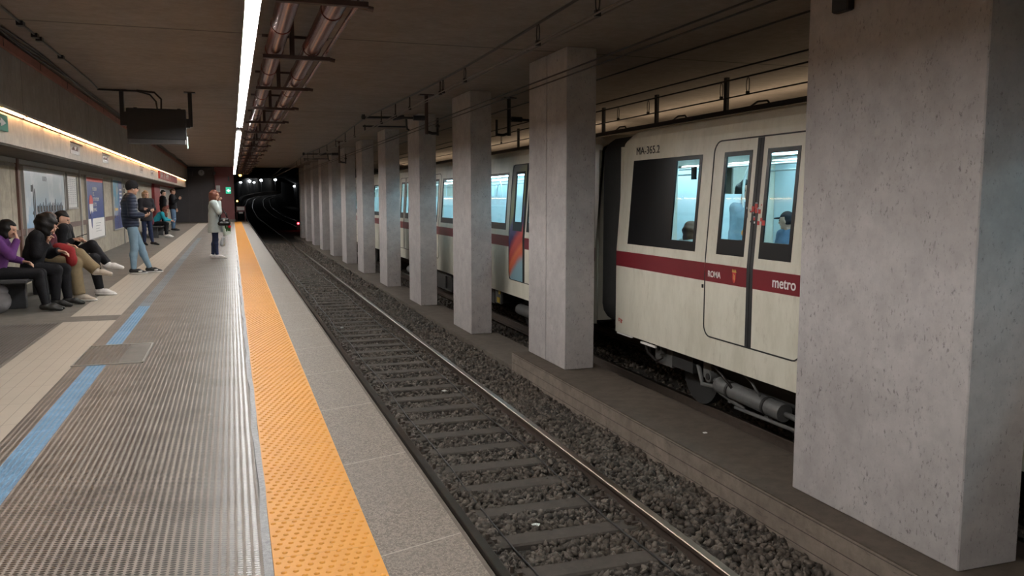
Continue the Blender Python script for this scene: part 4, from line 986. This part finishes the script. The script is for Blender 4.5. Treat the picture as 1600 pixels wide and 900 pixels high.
for (x, y, z, lab, r) in ((2.31, 225, 5.56, 'leftmost white lamp of the distant row in the curved tunnel', .28), (4.9, 245, 6.29, 'second white lamp from the left in the curved tunnel', .42), (6.21, 250, 6.03, 'third white lamp from the left in the curved tunnel', .3), (8.41, 258, 6.75, 'fourth white lamp from the left in the curved tunnel', .42), (13.09, 272, 7.27, 'rightmost white lamp on the tunnel curve', .4), (10.4, 150, 3.6, 'white lamp on a post by the right-hand tunnel wall', .2)):
    t = thing('tunnel_lamp', lab, 'lamp', (x, y, z-.5))
    MB().mat('lamp_white').ell((x, y, z), (r, r*.6, r*.8)).build('bulb', parent=t); MB().mat('dark_grey').box(x-.08, x+.08, y+r, y+r+.2, z-3.2 if y > 200 else z-2.6, z+.3).build('post', parent=t)

# ================================================================ benches and bags
def bench(y0, y1, lab, legs):
    t = thing('bench', lab, 'bench', (-2.85, (y0+y1)/2, 0))
    MB().box(-3.12, -2.56, y0, y1, .405, .45, .01).build('seat', 'bench_dark', t)
    for y in legs: MB().box(-3.0, -2.72, y-.06, y+.06, 0, .405, .008).build('leg', 'bench_dark', t)
    return t
bench(12.15, 15.3, 'dark slab bench under four seated people near the left edge', (12.9, 14.7))
bench(34.2, 37.6, 'dark bench under the seated person in turquoise', (34.6, 37.2))
m_ = MB(); m_.mat('grey_hoodie').ell((-2.95, 12.35, .17), (.17, .13, .17)).ell((-2.93, 12.35, .30), (.12, .10, .09)).mat('black_cloth').tube([(-3.0, 12.35, .36), (-2.97, 12.35, .42), (-2.9, 12.35, .40), (-2.86, 12.35, .33)], .012, 6)
tag(m_.build('soft_bag'), 'grey soft bag standing under the near end of the bench', 'bag')

# ================================================================ people
def surface_nets(F, org, h):
    """vertices and quads of the zero level of the sampled field F"""
    s = F < 0
    nx, ny, nz = F.shape
    c = [s[i:nx-1+i, j:ny-1+j, k:nz-1+k] for i in (0, 1) for j in (0, 1) for k in (0, 1)]
    cnt = sum(a.astype(np.int8) for a in c); act = (cnt > 0) & (cnt < 8)
    idx = -np.ones(act.shape, dtype=np.int64); I = np.argwhere(act); idx[act] = np.arange(len(I))
    acc = np.zeros((len(I), 3)); w_ = np.zeros(len(I)); ix, iy, iz = I.T
    offs = [(i, j, k) for i in (0, 1) for j in (0, 1) for k in (0, 1)]
    for a in offs:
        for ax in range(3):
            if a[ax]: continue
            b_ = list(a); b_[ax] = 1
            fa = F[ix+a[0], iy+a[1], iz+a[2]]; fb = F[ix+b_[0], iy+b_[1], iz+b_[2]]
            cr = (fa < 0) != (fb < 0); t = np.where(cr, fa/(fa-fb+1e-12), 0)
            p = np.tile(np.array(a, float), (len(I), 1)); p[:, ax] += t
            acc += p*cr[:, None]; w_ += cr
    V = (I+acc/np.maximum(w_, 1)[:, None])*h+np.array(org)
    Q = []
    for ax in range(3):
        o1, o2 = [(1, 2), (2, 0), (0, 1)][ax]
        sl0 = [slice(1, -1)]*3; sl0[ax] = slice(0, -1)
        A_ = s[tuple(slice(0, n) for n in s.shape)]
        lo = np.take(s, range(0, s.shape[ax]-1), ax); hi = np.take(s, range(1, s.shape[ax]), ax)
        E_ = np.argwhere(lo != hi)
        E_ = E_[(E_[:, o1] > 0) & (E_[:, o2] > 0) & (E_[:, o1] < s.shape[o1]-1) & (E_[:, o2] < s.shape[o2]-1)]
        d1 = np.zeros(3, int); d1[o1] = 1; d2 = np.zeros(3, int); d2[o2] = 1
        q = [idx[tuple((E_-m_).T)] for m_ in (0*d1, d1, d1+d2, d2)]
        q = np.stack(q, 1); flip = ~lo[tuple(E_.T)]
        q[flip] = q[flip][:, ::-1]; q = q[(q >= 0).all(1)]; Q.append(q[:, ::-1])
    return V, np.concatenate(Q)
class SDF:
    def __init__(s, k=.03): s.p = []; s.k = k
    def cap(s, a, b, ra, rb=None, sy=1.0, fa=False, fb=False, sx=1.0):
        s.p.append(('c', np.array(a, float), np.array(b, float), ra, ra if rb is None else rb, sy, fa, fb, sx)); return s
    def ell(s, c, r, R=None): s.p.append(('e', np.array(c, float), np.array(r, float), np.eye(3) if R is None else R)); return s
    def bounds(s):
        lo = np.full(3, 1e9); hi = -lo
        for p in s.p:
            if p[0] == 'c':
                m_ = max(p[3], p[4])*max(1, p[5], p[8])+.01
                for q in (p[1], p[2]): lo = np.minimum(lo, q-m_); hi = np.maximum(hi, q+m_)
            else: m_ = p[2].max()+.01; lo = np.minimum(lo, p[1]-m_); hi = np.maximum(hi, p[1]+m_)
        return lo, hi
    def eval(s, X, Y, Z):
        D = None
        for p in s.p:
            if p[0] == 'c':
                _, a, b, ra, rb, sy, fa, fb, sx_ = p
                px, py, pz = (X-a[0])/sx_, (Y-a[1])/sy, Z-a[2]; d = (b-a)/np.array([sx_, sy, 1]); L2 = max(d@d, 1e-9)
                t0 = (px*d[0]+py*d[1]+pz*d[2])/L2; t = np.clip(t0, 0, 1)
                dd = np.sqrt((px-t*d[0])**2+(py-t*d[1])**2+(pz-t*d[2])**2)-(ra+(rb-ra)*t)
                L = math.sqrt(L2)
                if fa: dd = np.maximum(dd, -t0*L)
                if fb: dd = np.maximum(dd, (t0-1)*L)
            else:
                _, c, r, R = p; q = np.stack([X-c[0], Y-c[1], Z-c[2]], -1)@R; n = np.linalg.norm(q/r, axis=-1)
                dd = (n-1)*r.min()
            if D is None: D = dd
            else:
                h = np.maximum(s.k-np.abs(D-dd), 0)/s.k; D = np.minimum(D, dd)-h*h*s.k*.25
        return D
    def mesh(s, h, cut=None, wav=0):
        lo, hi = s.bounds(); lo = lo-2*h; n = np.ceil((hi+2*h-lo)/h).astype(int)+1
        ax = [lo[i]+np.arange(n[i])*h for i in range(3)]; X, Y, Z = np.meshgrid(*ax, indexing='ij')
        F = s.eval(X, Y, Z)
        if wav: F = F+wav*(np.sin(48*X+9*Z+3)*np.sin(44*Y+2*X)*.6+np.sin(60*Z+25*X+14*Y)*.7)
        if cut is not None: F = np.maximum(F, cut(X, Y, Z))
        return surface_nets(F, lo, h)
def np_mesh(name, parts, mat, parent, scale, yaw, mats=None):
    vs = np.concatenate([p[0] for p in parts]); fs = []; o = 0
    for p in parts: fs += (p[1]+o).tolist(); o += len(p[0])
    cy, sy = math.cos(yaw), math.sin(yaw); vs = vs*scale; vs = vs@np.array([[cy, sy, 0], [-sy, cy, 0], [0, 0, 1]])
    me = bpy.data.meshes.new(name); me.from_pydata(vs.tolist(), [], fs); me.materials.append(MATS[mat])
    me.polygons.foreach_set('use_smooth', [True]*len(fs)); me.update()
    ob = bpy.data.objects.new(name, me); COL.objects.link(ob); ob.parent = parent; return ob
def rot_from(fwd, up=(0, 0, 1)):
    f = np.array(fwd, float); f /= np.linalg.norm(f); l = np.cross(up, f); l /= np.linalg.norm(l); u = np.cross(f, l); return np.stack([f, l, u], 1)
def hand(wr, d, pn, curl=.5, side=1):
    """palm, four fingers and a thumb leaving the palm's side; d = direction of the hand, pn = palm normal"""
    d = np.array(d, float); d /= np.linalg.norm(d); pn = np.array(pn, float); pn -= d*(pn@d); pn /= np.linalg.norm(pn); lat = np.cross(d, pn)*side
    w_ = np.array(wr, float); s = SDF(.012); 
    for i, (o, L) in enumerate(((.030, .070), (.010, .078), (-.010, .072), (-.029, .056))):
        a = w_+lat*o*.5; kn = w_+d*.088+lat*o
        s.cap(a, kn, .014, .0105)
        d1 = d*math.cos(curl)+pn*math.sin(curl); d2 = d*math.cos(curl*2.2)+pn*math.sin(curl*2.2)
        m1 = kn+d1*L*.55; s.cap(kn, m1, .0095, .0085); s.cap(m1, m1+d2*L*.5, .0085, .0072)
    b0 = w_+d*.025+lat*.022; t1 = b0+(d*.6+lat*.7+pn*.25)*.045; s.cap(b0, t1, .013, .0105); s.cap(t1, t1+(d*.85+lat*.1+pn*.4)*.036, .0100, .0085)
    return s.mesh(.0055)
BASE = dict(pel=(0, 0, .96), waist=(0, 0, 1.13), chest=(.005, 0, 1.33), neck=(-.005, 0, 1.49), head=(.03, 0, 1.635),
            hL=(0, .09, .93), kL=(.02, .095, .50), aL=(-.01, .10, .085), tL=(.17, .12, .03), hR=(0, -.09, .93), kR=(.02, -.095, .50), aR=(-.01, -.10, .085), tR=(.17, -.12, .03),
            sL=(0, .175, 1.43), eL=(-.03, .215, 1.15), wL=(.05, .205, .91), sR=(0, -.175, 1.43), eR=(-.03, -.215, 1.15), wR=(.05, -.205, .91),
            dL=(.15, 0, -1), dR=(.15, 0, -1), nL=(0, -1, 0), nR=(0, 1, 0), cL=.5, cR=.5, face=(1, 0, 0))
SIT = dict(BASE, pel=(0, 0, .56), waist=(.02, 0, .72), chest=(.05, 0, .92), neck=(.07, 0, 1.08), head=(.11, 0, 1.22),
           hL=(.02, .09, .55), kL=(.44, .10, .53), aL=(.42, .10, .085), tL=(.60, .12, .03), hR=(.02, -.09, .55), kR=(.44, -.10, .53), aR=(.42, -.10, .085), tR=(.60, -.12, .03),
           sL=(.05, .17, 1.02), eL=(.12, .20, .76), wL=(.32, .14, .70), sR=(.05, -.17, 1.02), eR=(.12, -.20, .76), wR=(.32, -.14, .70), dL=(1, -.2, -.2), dR=(1, .2, -.2), nL=(0, -.3, -1), nR=(0, .3, -1))
def person(label, loc, H, yaw, pose, top, top_mat, leg_mat, shoe_mat, hair, hair_mat, base=BASE, hem=None, wide=1.0, leg_t=.010, top_t=.018, res=.014, sleeves=True, skirt=None, group=None, sole='white_shoe', seg=('jacket', 'trousers')):
    J = dict(base); J.update(pose); J = {k: (np.array(v, float) if isinstance(v, tuple) else v) for k, v in J.items()}
    t = thing('person', label, 'person', loc, group); sc = H/1.75; yw = yaw
    R = rot_from(J['face']); f, l, u = R.T; hd = J['head']
    def torso(s, g, arms=True, low=None, shoulders=True):
        s.cap(J['pel'], J['waist'], .105+g, .100+g, 1.38)
        s.cap(J['waist'], J['chest'], .100+g, .112+g, 1.42)
        s.cap(J['chest'], (J['sL']+J['sR'])/2*.75+J['neck']*.25, .105+g, .07+g, 1.35)
        s.cap(J['sL'], J['sR'], .058+g, .058+g)
    def arm(s, q, g, r=1.0, fb=False):
        s.cap(J['s'+q], J['e'+q], (.052+g)*r, (.040+g)*r); s.cap(J['e'+q], J['w'+q], (.042+g)*r, (.027+g*.8)*r, fb=fb)
    def leg(s, q, g, fb=False, r=1.0, endr=None):
        s.cap(J['h'+q], J['k'+q], (.085+g)*r, (.056+g)*r)
        k, a = J['k'+q], J['a'+q]; m_ = k+(a-k)*.3-np.array([.012, 0, 0])
        s.cap(k, m_, (.054+g)*r, (.056+g)*r); e = k+(a-k)*(.97 if fb else 1.0); s.cap(m_, e, (.056+g)*r, endr if endr else (.036+g)*r, fb=fb)
    # body: one continuous figure
    s = SDF(.035); torso(s, -.004)
    for q in 'LR':
        leg(s, q, -.004); arm(s, q, -.003); a, tt = J['a'+q], J['t'+q]
        heel = a-(tt-a)*.22; heel[2] = min(heel[2], a[2]-.02); s.cap(heel, tt, .030, .022, 1.0)
    s.cap(J['neck']-.03*u, hd-.05*u-.012*f, .053, .048)
    parts = [s.mesh(res)]
    s = SDF(.018); s.ell(hd+.012*u-.008*f, (.098, .076, .105), R); s.ell(hd-.055*u+.028*f, (.058, .052, .062), R)
    s.cap(hd-.02*u-.02*f, J['neck'], .052, .050)
    s.cap(hd+.018*u+.088*f, hd-.022*u+.108*f, .008, .013)          # nose
    s.ell(hd-.048*u+.082*f, (.016, .024, .009), R); s.ell(hd-.095*u+.068*f, (.020, .022, .018), R)
    s.cap(hd+.03*u+.078*f+.035*l, hd+.03*u+.086*f-.0*l, .010, .010); s.cap(hd+.03*u+.078*f-.035*l, hd+.03*u+.086*f, .010, .010)
    for sg in (1, -1): s.ell(hd+sg*.078*l-.012*f, (.018, .009, .030), R)
    parts.append(s.mesh(.0085))
    for q, sd in (('L', 1), ('R', -1)): parts.append(hand(J['w'+q], J['d'+q], J['n'+q], J['c'+q], sd))
    np_mesh('body', parts, 'skin', t, sc, yw)
    # eyes
    e = SDF(.004); 
    for sg in (1, -1): e.ell(hd+.012*u+.083*f+sg*.032*l, (.011, .014, .009), R)
    np_mesh('eyes', [e.mesh(.005)], 'print_black', t, sc, yw)
    # trousers
    s = SDF(.03); s.cap(J['pel'], J['pel']*.4+J['waist']*.6, .108, .104, 1.4, fb=True)
    for q in 'LR': leg(s, q, leg_t, True, wide, J.get('endr'))
    np_mesh(seg[1], [s.mesh(res)], leg_mat, t, sc, yw)
    # upper garment
    s = SDF(.03); g = top_t
    torso(s, g)
    if hem is not None: s.cap(J['waist'], np.array(hem[0]), .112+g, hem[1], hem[2] if len(hem) > 2 else 1.35, fb=True)
    for q in 'LR':
        if sleeves: arm(s, q, g*.9, fb=True)
        else: s.cap(J['s'+q], J['e'+q], .052+g, .045+g, fb=True)
    s.cap(J['neck']-.04*u, J['neck']+.012*u, .072+g*.5, .066+g*.3, fb=True)
    np_mesh(seg[0], [s.mesh(res)], top_mat, t, sc, yw)
    # shoes
    for q in 'LR':
        a, tt = J['a'+q], J['t'+q]; d = tt-a; dn = d/np.linalg.norm(d); s = SDF(.02)
        heel = a-dn*.045-np.array([0, 0, .035]); toe = tt+dn*.03
        s.cap(a, a*.5+heel*.5, .045, .043); s.cap(heel, a*.45+tt*.55, .040, .040); s.cap(a*.5+tt*.5, toe, .042, .030, 1.15)
        lo = min(heel[2], toe[2])-.034
        flat = (abs(heel[2]-toe[2]) < .08)
        sh = np_mesh('shoe', [s.mesh(.010, (lambda X, Y, Z, z=max(lo, .004): z-Z) if flat else None)], shoe_mat, t, sc, yw)
        if flat and sole:
            s2 = SDF(.01); s2.cap(heel+np.array([0, 0, -.012]), toe+np.array([0, 0, -.004]), .047, .041, 1.12)
            np_mesh('sole', [s2.mesh(.009, lambda X, Y, Z: np.maximum(.002-Z, Z-.028))], sole, t, sc, yw).parent = sh
    # hair
    if hair:
        s = SDF(.03); s.ell(hd+.022*u-.016*f, (.108, .086, .112), R)
        fr_ = .045
        if hair == 'short': cutf = lambda X, Y, Z: np.minimum(((X-hd[0])*f[0]+(Y-hd[1])*f[1]+(Z-hd[2])*f[2])-(.0), 1e9)
        kind = hair
        if kind in ('long', 'bob', 'full'):
            dn_ = {'long': .26, 'bob': .12, 'full': .16}[kind]; rr = {'long': .085, 'bob': .075, 'full': .10}[kind]
            s.cap(hd-.045*f, hd-.055*f-np.array([0, 0, dn_]), rr+.02, rr, 1.25)
            for sg in (1, -1): s.cap(hd+sg*.062*l-.01*f, hd+sg*.075*l-.005*f-np.array([0, 0, dn_*.9]), .032, .026)
        if kind == 'full': s.ell(hd+.02*u-.035*f, (.15, .13, .15), R)
        if kind == 'bun': s.ell(hd+.05*u-.12*f, (.045, .045, .045), R)
        zc = {'short': .02, 'beanie': .012, 'cap': .03}.get(kind, None)
        def cutf(X, Y, Z):
            pf = (X-hd[0])*f[0]+(Y-hd[1])*f[1]+(Z-hd[2])*f[2]; pu = (X-hd[0])*u[0]+(Y-hd[1])*u[1]+(Z-hd[2])*u[2]
            pl = np.abs((X-hd[0])*l[0]+(Y-hd[1])*l[1]+(Z-hd[2])*l[2])
            face = np.minimum(pf-.02, .062-pu)            # positive inside the face window
            if kind in ('long', 'bob', 'full'): face = np.minimum(face, .064-pl)
            if kind == 'beanie': face = -.022+.42*pf-pu
            if kind in ('short', 'bun', 'cap'): face = np.maximum(np.minimum(pf+.015, .055-pu), -.055-pu)
            return face
        if kind == 'beanie': s.ell(hd+.045*u-.02*f, (.105, .088, .105), R)
        np_mesh('beanie' if kind == 'beanie' else 'cap' if kind == 'cap' else 'hair', [s.mesh(.010, cutf, 0 if kind in ('beanie', 'cap') else .006)], hair_mat, t, sc, yw)
        if kind == 'cap': 
            s = SDF(.01); s.ell(hd+.045*u+.11*f, (.075, .06, .014), R); np_mesh('cap_peak', [s.mesh(.009)], hair_mat, t, sc, yw)
    def W(p):   # local point to world
        p = np.array(p, float)*sc; c_, s_ = math.cos(yw), math.sin(yw); return (loc[0]+p[0]*c_-p[1]*s_, loc[1]+p[0]*s_+p[1]*c_, loc[2]+p[2])
    return t, J, W, (sc, yw, R)
def phone(W, at, up, label, mat='black_metal', cat='phone', name='phone', w_=.036, h=.075):
    a = Vector(W(at)); b_ = Vector(W(np.array(at)+np.array(up)*h))
    a2 = Vector(W(np.array(at)-np.array(up)*h)); m_ = MB().mat(mat); d = (b_-a2).normalized(); s_ = Vector((0, 1, 0)); n_ = d.cross(s_).normalized(); s_ = n_.cross(d).normalized()
    vs = [p+s_*q*w_+n_*r_*.005 for p in (a2, b_) for q in (-1, 1) for r_ in (-1, 1)]
    m_.add(vs, [(0, 1, 3, 2), (4, 6, 7, 5), (0, 4, 5, 1), (2, 3, 7, 6), (0, 2, 6, 4), (1, 5, 7, 3)])
    return tag(m_.build(name), label, cat)

# standing man with beanie
t, J, W, K = person('man in a dark quilted jacket, blue jeans and black beanie, standing looking at a phone', (-1.86, 18.15, 0), 1.84, .25,
    dict(pel=(-.05, 0, .95), waist=(-.07, 0, 1.12), chest=(-.07, 0, 1.33), neck=(-.05, 0, 1.485), head=(.0, 0, 1.62), face=(1, -.1, -.18),
         hL=(-.05, .09, .92), kL=(.12, .10, .50), aL=(.26, .12, .085), tL=(.43, .10, .03), hR=(-.05, -.09, .92), kR=(-.03, -.10, .49), aR=(-.06, -.09, .085), tR=(.11, -.10, .03),
         sL=(-.06, .18, 1.42), eL=(-.04, .23, 1.14), wL=(.15, .12, 1.09), sR=(-.06, -.18, 1.42), eR=(-.06, -.24, 1.14), wR=(.15, -.13, 1.10), dL=(1, -.3, .1), dR=(1, .3, .1), nL=(0, -.6, .8), nR=(0, .6, .8), cL=.7, cR=.6),
    'j', 'navy_puffer', 'jeans_blue', 'black_shoe', 'beanie', 'beanie_black', hem=((-.06, 0, .90), .135, 1.3), top_t=.034, leg_t=.012, res=.012, seg=('quilted_jacket', 'jeans'))
hd = J['head']; f, l, u = K[2].T; s = SDF(.004)
for sg in (1, -1): s.ell(hd+.010*u+.092*f+sg*.033*l, (.009, .026, .018), K[2]); s.cap(hd+.014*u+.08*f+sg*.06*l, hd+.012*u-.0*f+sg*.08*l, .004)
np_mesh('sunglasses', [s.mesh(.005)], 'glass_black', t, K[0], K[1])
s = SDF(.004)
for sg in (1, -1): s.cap(hd-.01*u+.006*f+sg*.085*l, hd-.035*u+.014*f+sg*.083*l, .007)
np_mesh('earbud', [s.mesh(.004)], 'white_plastic', t, K[0], K[1])
s = SDF(.01)
for q in 'LR':
    a, tt = J['a'+q], J['t'+q]; s.ell((a*.40+tt*.60)+np.array([0, 0, .0]), (.062, .056, .022))
np_mesh('shoe_panel', [s.mesh(.008)], 'white_shoe', t, K[0], K[1])
phone(W, (.26, 0, 1.13), (.8, 0, .55), 'black phone held by the man in the quilted jacket')
# woman in grey coat
t, J, W, K = person('woman in a light grey coat, hand to her mouth, standing on the studded mat', (-.43, 22.1, 0), 1.69, .12,
    dict(head=(.035, 0, 1.635), face=(1, -.15, -.12), kL=(.0, .07, .50), aL=(-.06, .08, .085), tL=(.10, .09, .03), kR=(.02, -.06, .50), aR=(.03, -.07, .085), tR=(.20, -.08, .03),
         sR=(-.02, -.17, 1.42), eR=(.10, -.24, 1.20), wR=(.135, -.06, 1.475), dR=(.1, .35, 1), nR=(.5, .3, .3), cR=1.1, eL=(-.02, .22, 1.15), wL=(.18, .17, .98), dL=(1, 0, -.6), endr=.042),
    'c', 'grey_coat', 'navy_leggings', 'white_shoe', 'long', 'hair_red_brown', hem=((.02, 0, .68), .185, 1.15), top_t=.030, leg_t=.002, res=.012, seg=('coat', 'leggings'))
t2 = thing('handbag', 'black leather handbag hanging at the hip of the woman in the grey coat', 'handbag', (-.20, 22.0, .82))
s = SDF(.03); s.cap((-.10, -.10, .06), (.10, -.10, .06), .055, .055); s.cap((-.08, -.10, .15), (.08, -.10, .15), .045, .045)
me_ = np_mesh('bag_body', [s.mesh(.012)], 'leather_black', t2, 1, 0)
MB().mat('leather_black').tube([(-.28, 21.9, 1.0), (-.27, 21.92, 1.12), (-.2, 21.95, 1.17), (-.13, 21.92, 1.12), (-.12, 21.9, 1.0)], .012, 6).build('bag_handle', parent=t2)
MB().mat('leather_black').tube([(-.30, 21.93, 1.0), (-.36, 21.95, 1.2), (-.42, 22.0, 1.42), (-.38, 22.14, 1.44), (-.2, 22.15, 1.2), (-.12, 22.0, 1.0)], .010, 6).build('shoulder_strap', parent=t2)
MB().mat('alu_frame').cyl((-.20, 21.82, .97), (-.20, 21.85, .97), .03, n=12).build('clasp', parent=t2)
t2 = thing('bouquet', 'wrapped bouquet with one red flower pointing down beside the grey coat', 'bouquet', (-.13, 21.95, .55))
MB().mat('wrap_clear').cyl((-.24, 21.98, .92), (-.12, 21.98, .60), .03, .10, n=12, caps=False).build('wrap', parent=t2)
m_ = MB().mat('leaf_green')
for k in range(14): a = k*2.4; m_.ell((-.12+.05*math.cos(a), 21.95+.05*math.sin(a), .72+.11*((k*5) % 7)/7), (.022, .022, .05), 6, 5)
m_.build('leaves', parent=t2); MB().mat('petal_red').ell((-.08, 21.9, .80), (.04, .035, .035), 10, 8).build('flower', parent=t2)
s = SDF(.03); s.cap((0, 0, .08), (.02, 0, .22), .065, .045, 1.3); t2 = thing('carrier_bag', 'thin pale carrier bag hanging below the bouquet', 'bag', (-.26, 22.15, .28))
np_mesh('bag_body', [s.mesh(.012)], 'white_cloth', t2, 1, 0); MB().mat('white_cloth').tube([(-.24, 22.15, .53), (-.235, 22.16, .75), (-.24, 22.15, .92)], .006, 5).build('bag_handle', parent=t2)
# woman behind the beanie man
person('woman in a dark coat with arms crossed, standing behind the man in the beanie', (-2.62, 29.2, 0), 1.74, -1.0,
    dict(face=(1, .0, -.05), eL=(.06, .22, 1.17), wL=(.18, -.02, 1.16), eR=(.06, -.22, 1.17), wR=(.2, .04, 1.13), dL=(0, -1, .1), dR=(0, 1, .1), nL=(-1, 0, 0), nR=(-1, 0, 0), aL=(.10, .12, .085), tL=(.26, .2, .03)),
    'c', 'dark_cloth', 'navy_leggings', 'black_shoe', 'bob', 'hair_blond', hem=((0, 0, .78), .15, 1.3), top_t=.03, res=.015, sole=None, seg=('coat', 'trousers'))
# man far right of bench
t, J, W, K = person('man in a black jacket and blue jeans holding a phone up by the end wall', (-2.62, 42.0, 0), 1.93, -.1,
    dict(face=(1, -.1, -.25), eR=(.06, -.23, 1.18), wR=(.27, -.12, 1.33), dR=(.6, .1, .8), cR=.6, wL=(.12, .2, .93)), 'j', 'black_cloth', 'jeans_mid', 'black_shoe', 'short', 'hair_brown', top_t=.04, hem=((0, 0, .92), .14, 1.3), leg_t=.02, res=.018, sole=None)
phone(W, (.36, -.10, 1.42), (.5, 0, .85), 'phone held up by the man in the black jacket near the end wall')
person('person in black standing close behind the man with the raised phone', (-2.98, 41.2, 0), 1.86, .3, dict(face=(1, -.3, -.2)), 'j', 'black_cloth', 'black_cloth', 'black_shoe', 'short', 'hair_black', top_t=.03, res=.02, sole=None)
# seated in turquoise
t, J, W, K = person('person in a turquoise top bent forward on the far bench over a phone', (-2.86, 35.0, 0), 1.74, -.1,
    dict(chest=(.22, 0, .86), waist=(.10, 0, .72), neck=(.36, 0, .96), head=(.44, 0, 1.06), face=(1, 0, -.5), sL=(.32, .17, .92), sR=(.32, -.17, .92), eL=(.42, .2, .68), eR=(.42, -.2, .68), wL=(.60, .08, .66), wR=(.60, -.08, .66)),
    't', 'teal_cloth', 'black_cloth', 'white_shoe', 'long', 'hair_red_brown', base=SIT, res=.018, seg=('top', 'trousers'))
phone(W, (.70, 0, .70), (.9, 0, .3), 'pale phone held by the person in turquoise', 'white_plastic')
tag(MB().mat('maroon_cloth').ell((-2.95, 34.3, .62), (.14, .13, .17)).build('rucksack'), 'dark red bag on the far bench behind the person in turquoise', 'bag')
# four seated people on the near bench
person('woman in a purple sweater with chin on hand, first on the near bench', (-2.97, 12.45, 0), 1.66, 0,
    dict(waist=(.04, 0, .74), chest=(.08, 0, .92), neck=(.11, 0, 1.05), head=(.19, 0, 1.165), face=(1, -.12, -.35), sL=(.07, .17, 1.0), sR=(.07, -.17, 1.0), eR=(.24, -.19, .80), wR=(.31, -.08, 1.02), dR=(-.25, .5, .8), nR=(-.8, .1, 0), cR=1.0,
         kL=(.54, .10, .53), aL=(.60, .10, .085), tL=(.76, .1, .03), kR=(.54, -.06, .53), aR=(.60, -.04, .085), tR=(.76, -.04, .03)),
    's', 'purple_knit', 'black_cloth', 'black_shoe', 'bob', 'hair_black', base=SIT, res=.012, sole=None, seg=('sweater', 'trousers'), top_t=.022)
t, J, W, K = person('person in black with a big mass of black hair, second on the near bench', (-2.66, 13.0, 0), 1.72, 0,
    dict(waist=(.04, 0, .74), chest=(.10, 0, .92), neck=(.15, 0, 1.05), head=(.235, 0, 1.15), face=(1, -.05, -.45), sL=(.11, .17, .99), sR=(.11, -.17, .99), eR=(.12, -.22, .76), wR=(.24, -.15, .90), dR=(.2, .1, 1), nR=(.8, .3, 0), cR=.9, wL=(.34, .10, .78), eL=(.2, .2, .74),
         kL=(.40, .10, .52), aL=(.42, .12, .085), tL=(.58, .12, .03), kR=(.33, -.10, .52), aR=(.30, -.12, .085), tR=(.46, -.14, .03)),
    's', 'black_cloth', 'black_cloth', 'black_shoe', 'full', 'hair_black', base=SIT, res=.012, top_t=.035, leg_t=.022, sole=None)
phone(W, (.27, -.13, .99), (.35, 0, .9), 'phone held by the seated person with the mass of black hair')
t, J, W, K = person('person in loose olive trousers with crossed legs, third on the near bench', (-2.62, 13.62, 0), 1.74, 0,
    dict(head=(.10, 0, 1.18), neck=(.05, 0, 1.05), face=(1, 0, -.2), eR=(.10, -.2, .82), wR=(.16, -.16, 1.0), dR=(.1, .1, 1), nR=(.6, .3, 0), cR=1.0, wL=(.32, .10, .82),
         kL=(.46, .02, .68), aL=(.70, -.06, .44), tL=(.86, -.10, .40), kR=(.42, -.10, .56), aR=(.46, -.12, .085), tR=(.63, -.14, .03), endr=.085),
    's', 'maroon_cloth', 'olive_cloth', 'cream_shoe', 'short', 'hair_brown', base=SIT, res=.012, leg_t=.035)
phone(W, (.20, -.14, 1.10), (.3, 0, .95), 'phone raised in the hand of the person in olive trousers')
t, J, W, K = person('person in black trousers and white trainers with crossed legs, farthest on the near bench', (-2.50, 14.35, 0), 1.78, 0,
    dict(head=(.02, 0, 1.16), neck=(-.02, 0, 1.03), chest=(.0, 0, .9), face=(1, 0, -.3), wR=(.18, -.14, .86), eR=(.02, -.2, .74), dR=(1, .2, .2), wL=(.22, .10, .84),
         kL=(.40, .04, .76), aL=(.62, -.02, .47), tL=(.79, -.04, .42), kR=(.44, -.10, .56), aR=(.50, -.10, .085), tR=(.67, -.12, .03), endr=.06),
    's', 'black_cloth', 'black_cloth', 'white_shoe', 'short', 'hair_black', base=SIT, res=.012, leg_t=.022)
phone(W, (.30, -.12, .92), (.95, 0, .3), 'phone held low by the person farthest on the near bench')
s = SDF(.05); s.ell((-.02, 0, .16), (.13, .10, .08)); s.ell((.06, -.02, .03), (.075, .08, .10)); s.ell((-.10, .02, .22), (.08, .07, .05))
t2 = thing('red_bag', 'soft dark red bag on a lap among the people of the near bench', 'bag', (-2.26, 13.28, .60)); np_mesh('bag_body', [s.mesh(.014)], 'red_cloth', t2, 1, 0)
# passengers inside the train
TF = -.02
def pas(label, x, y, H, yaw, mat, hair, hm, **k):
    return person(label, (x, y, TF), H, yaw, dict(**k), 'j', mat, 'dark_cloth', 'black_shoe', hair, hm, res=.02, sole=None, group=None)
pas('passenger with dark hair and pale jacket behind the left window of the train door', 5.62, 8.32, 1.72, -1.4, 'blue_grey_cloth', 'bob', 'hair_black')
tag(MB().mat('dark_cloth').ell((5.58, 8.60, 1.12), (.15, .12, .24)).build('rucksack'), 'dark rucksack on the back of the passenger behind the train door', 'rucksack')
person('seated passenger in a dark peaked cap seen through the right-hand door window', (7.36, 9.72, -.02), 1.74, math.pi, dict(face=(.5, -1, -.1)), 'j', 'jeans_mid', 'dark_cloth', 'black_shoe', 'cap', 'dark_cloth', base=SIT, res=.02, sole=None)
pas('passenger in a dark coat standing at the left of the right-hand door window', 6.1, 8.95, 1.45, -1.2, 'jeans_mid', 'short', 'hair_brown')
person('small seated passenger low in the lit end window of the near car', (5.40, 9.25, -.03), 1.62, 0, dict(), 'j', 'grey_coat', 'dark_cloth', 'black_shoe', 'bob', 'hair_brown', base=SIT, res=.02, sole=None)
pas('passenger in grey standing behind the window of the middle car beside the graffiti door', 6.3, 17.6, 1.6, -2.0, 'grey_hoodie', 'short', 'hair_black')
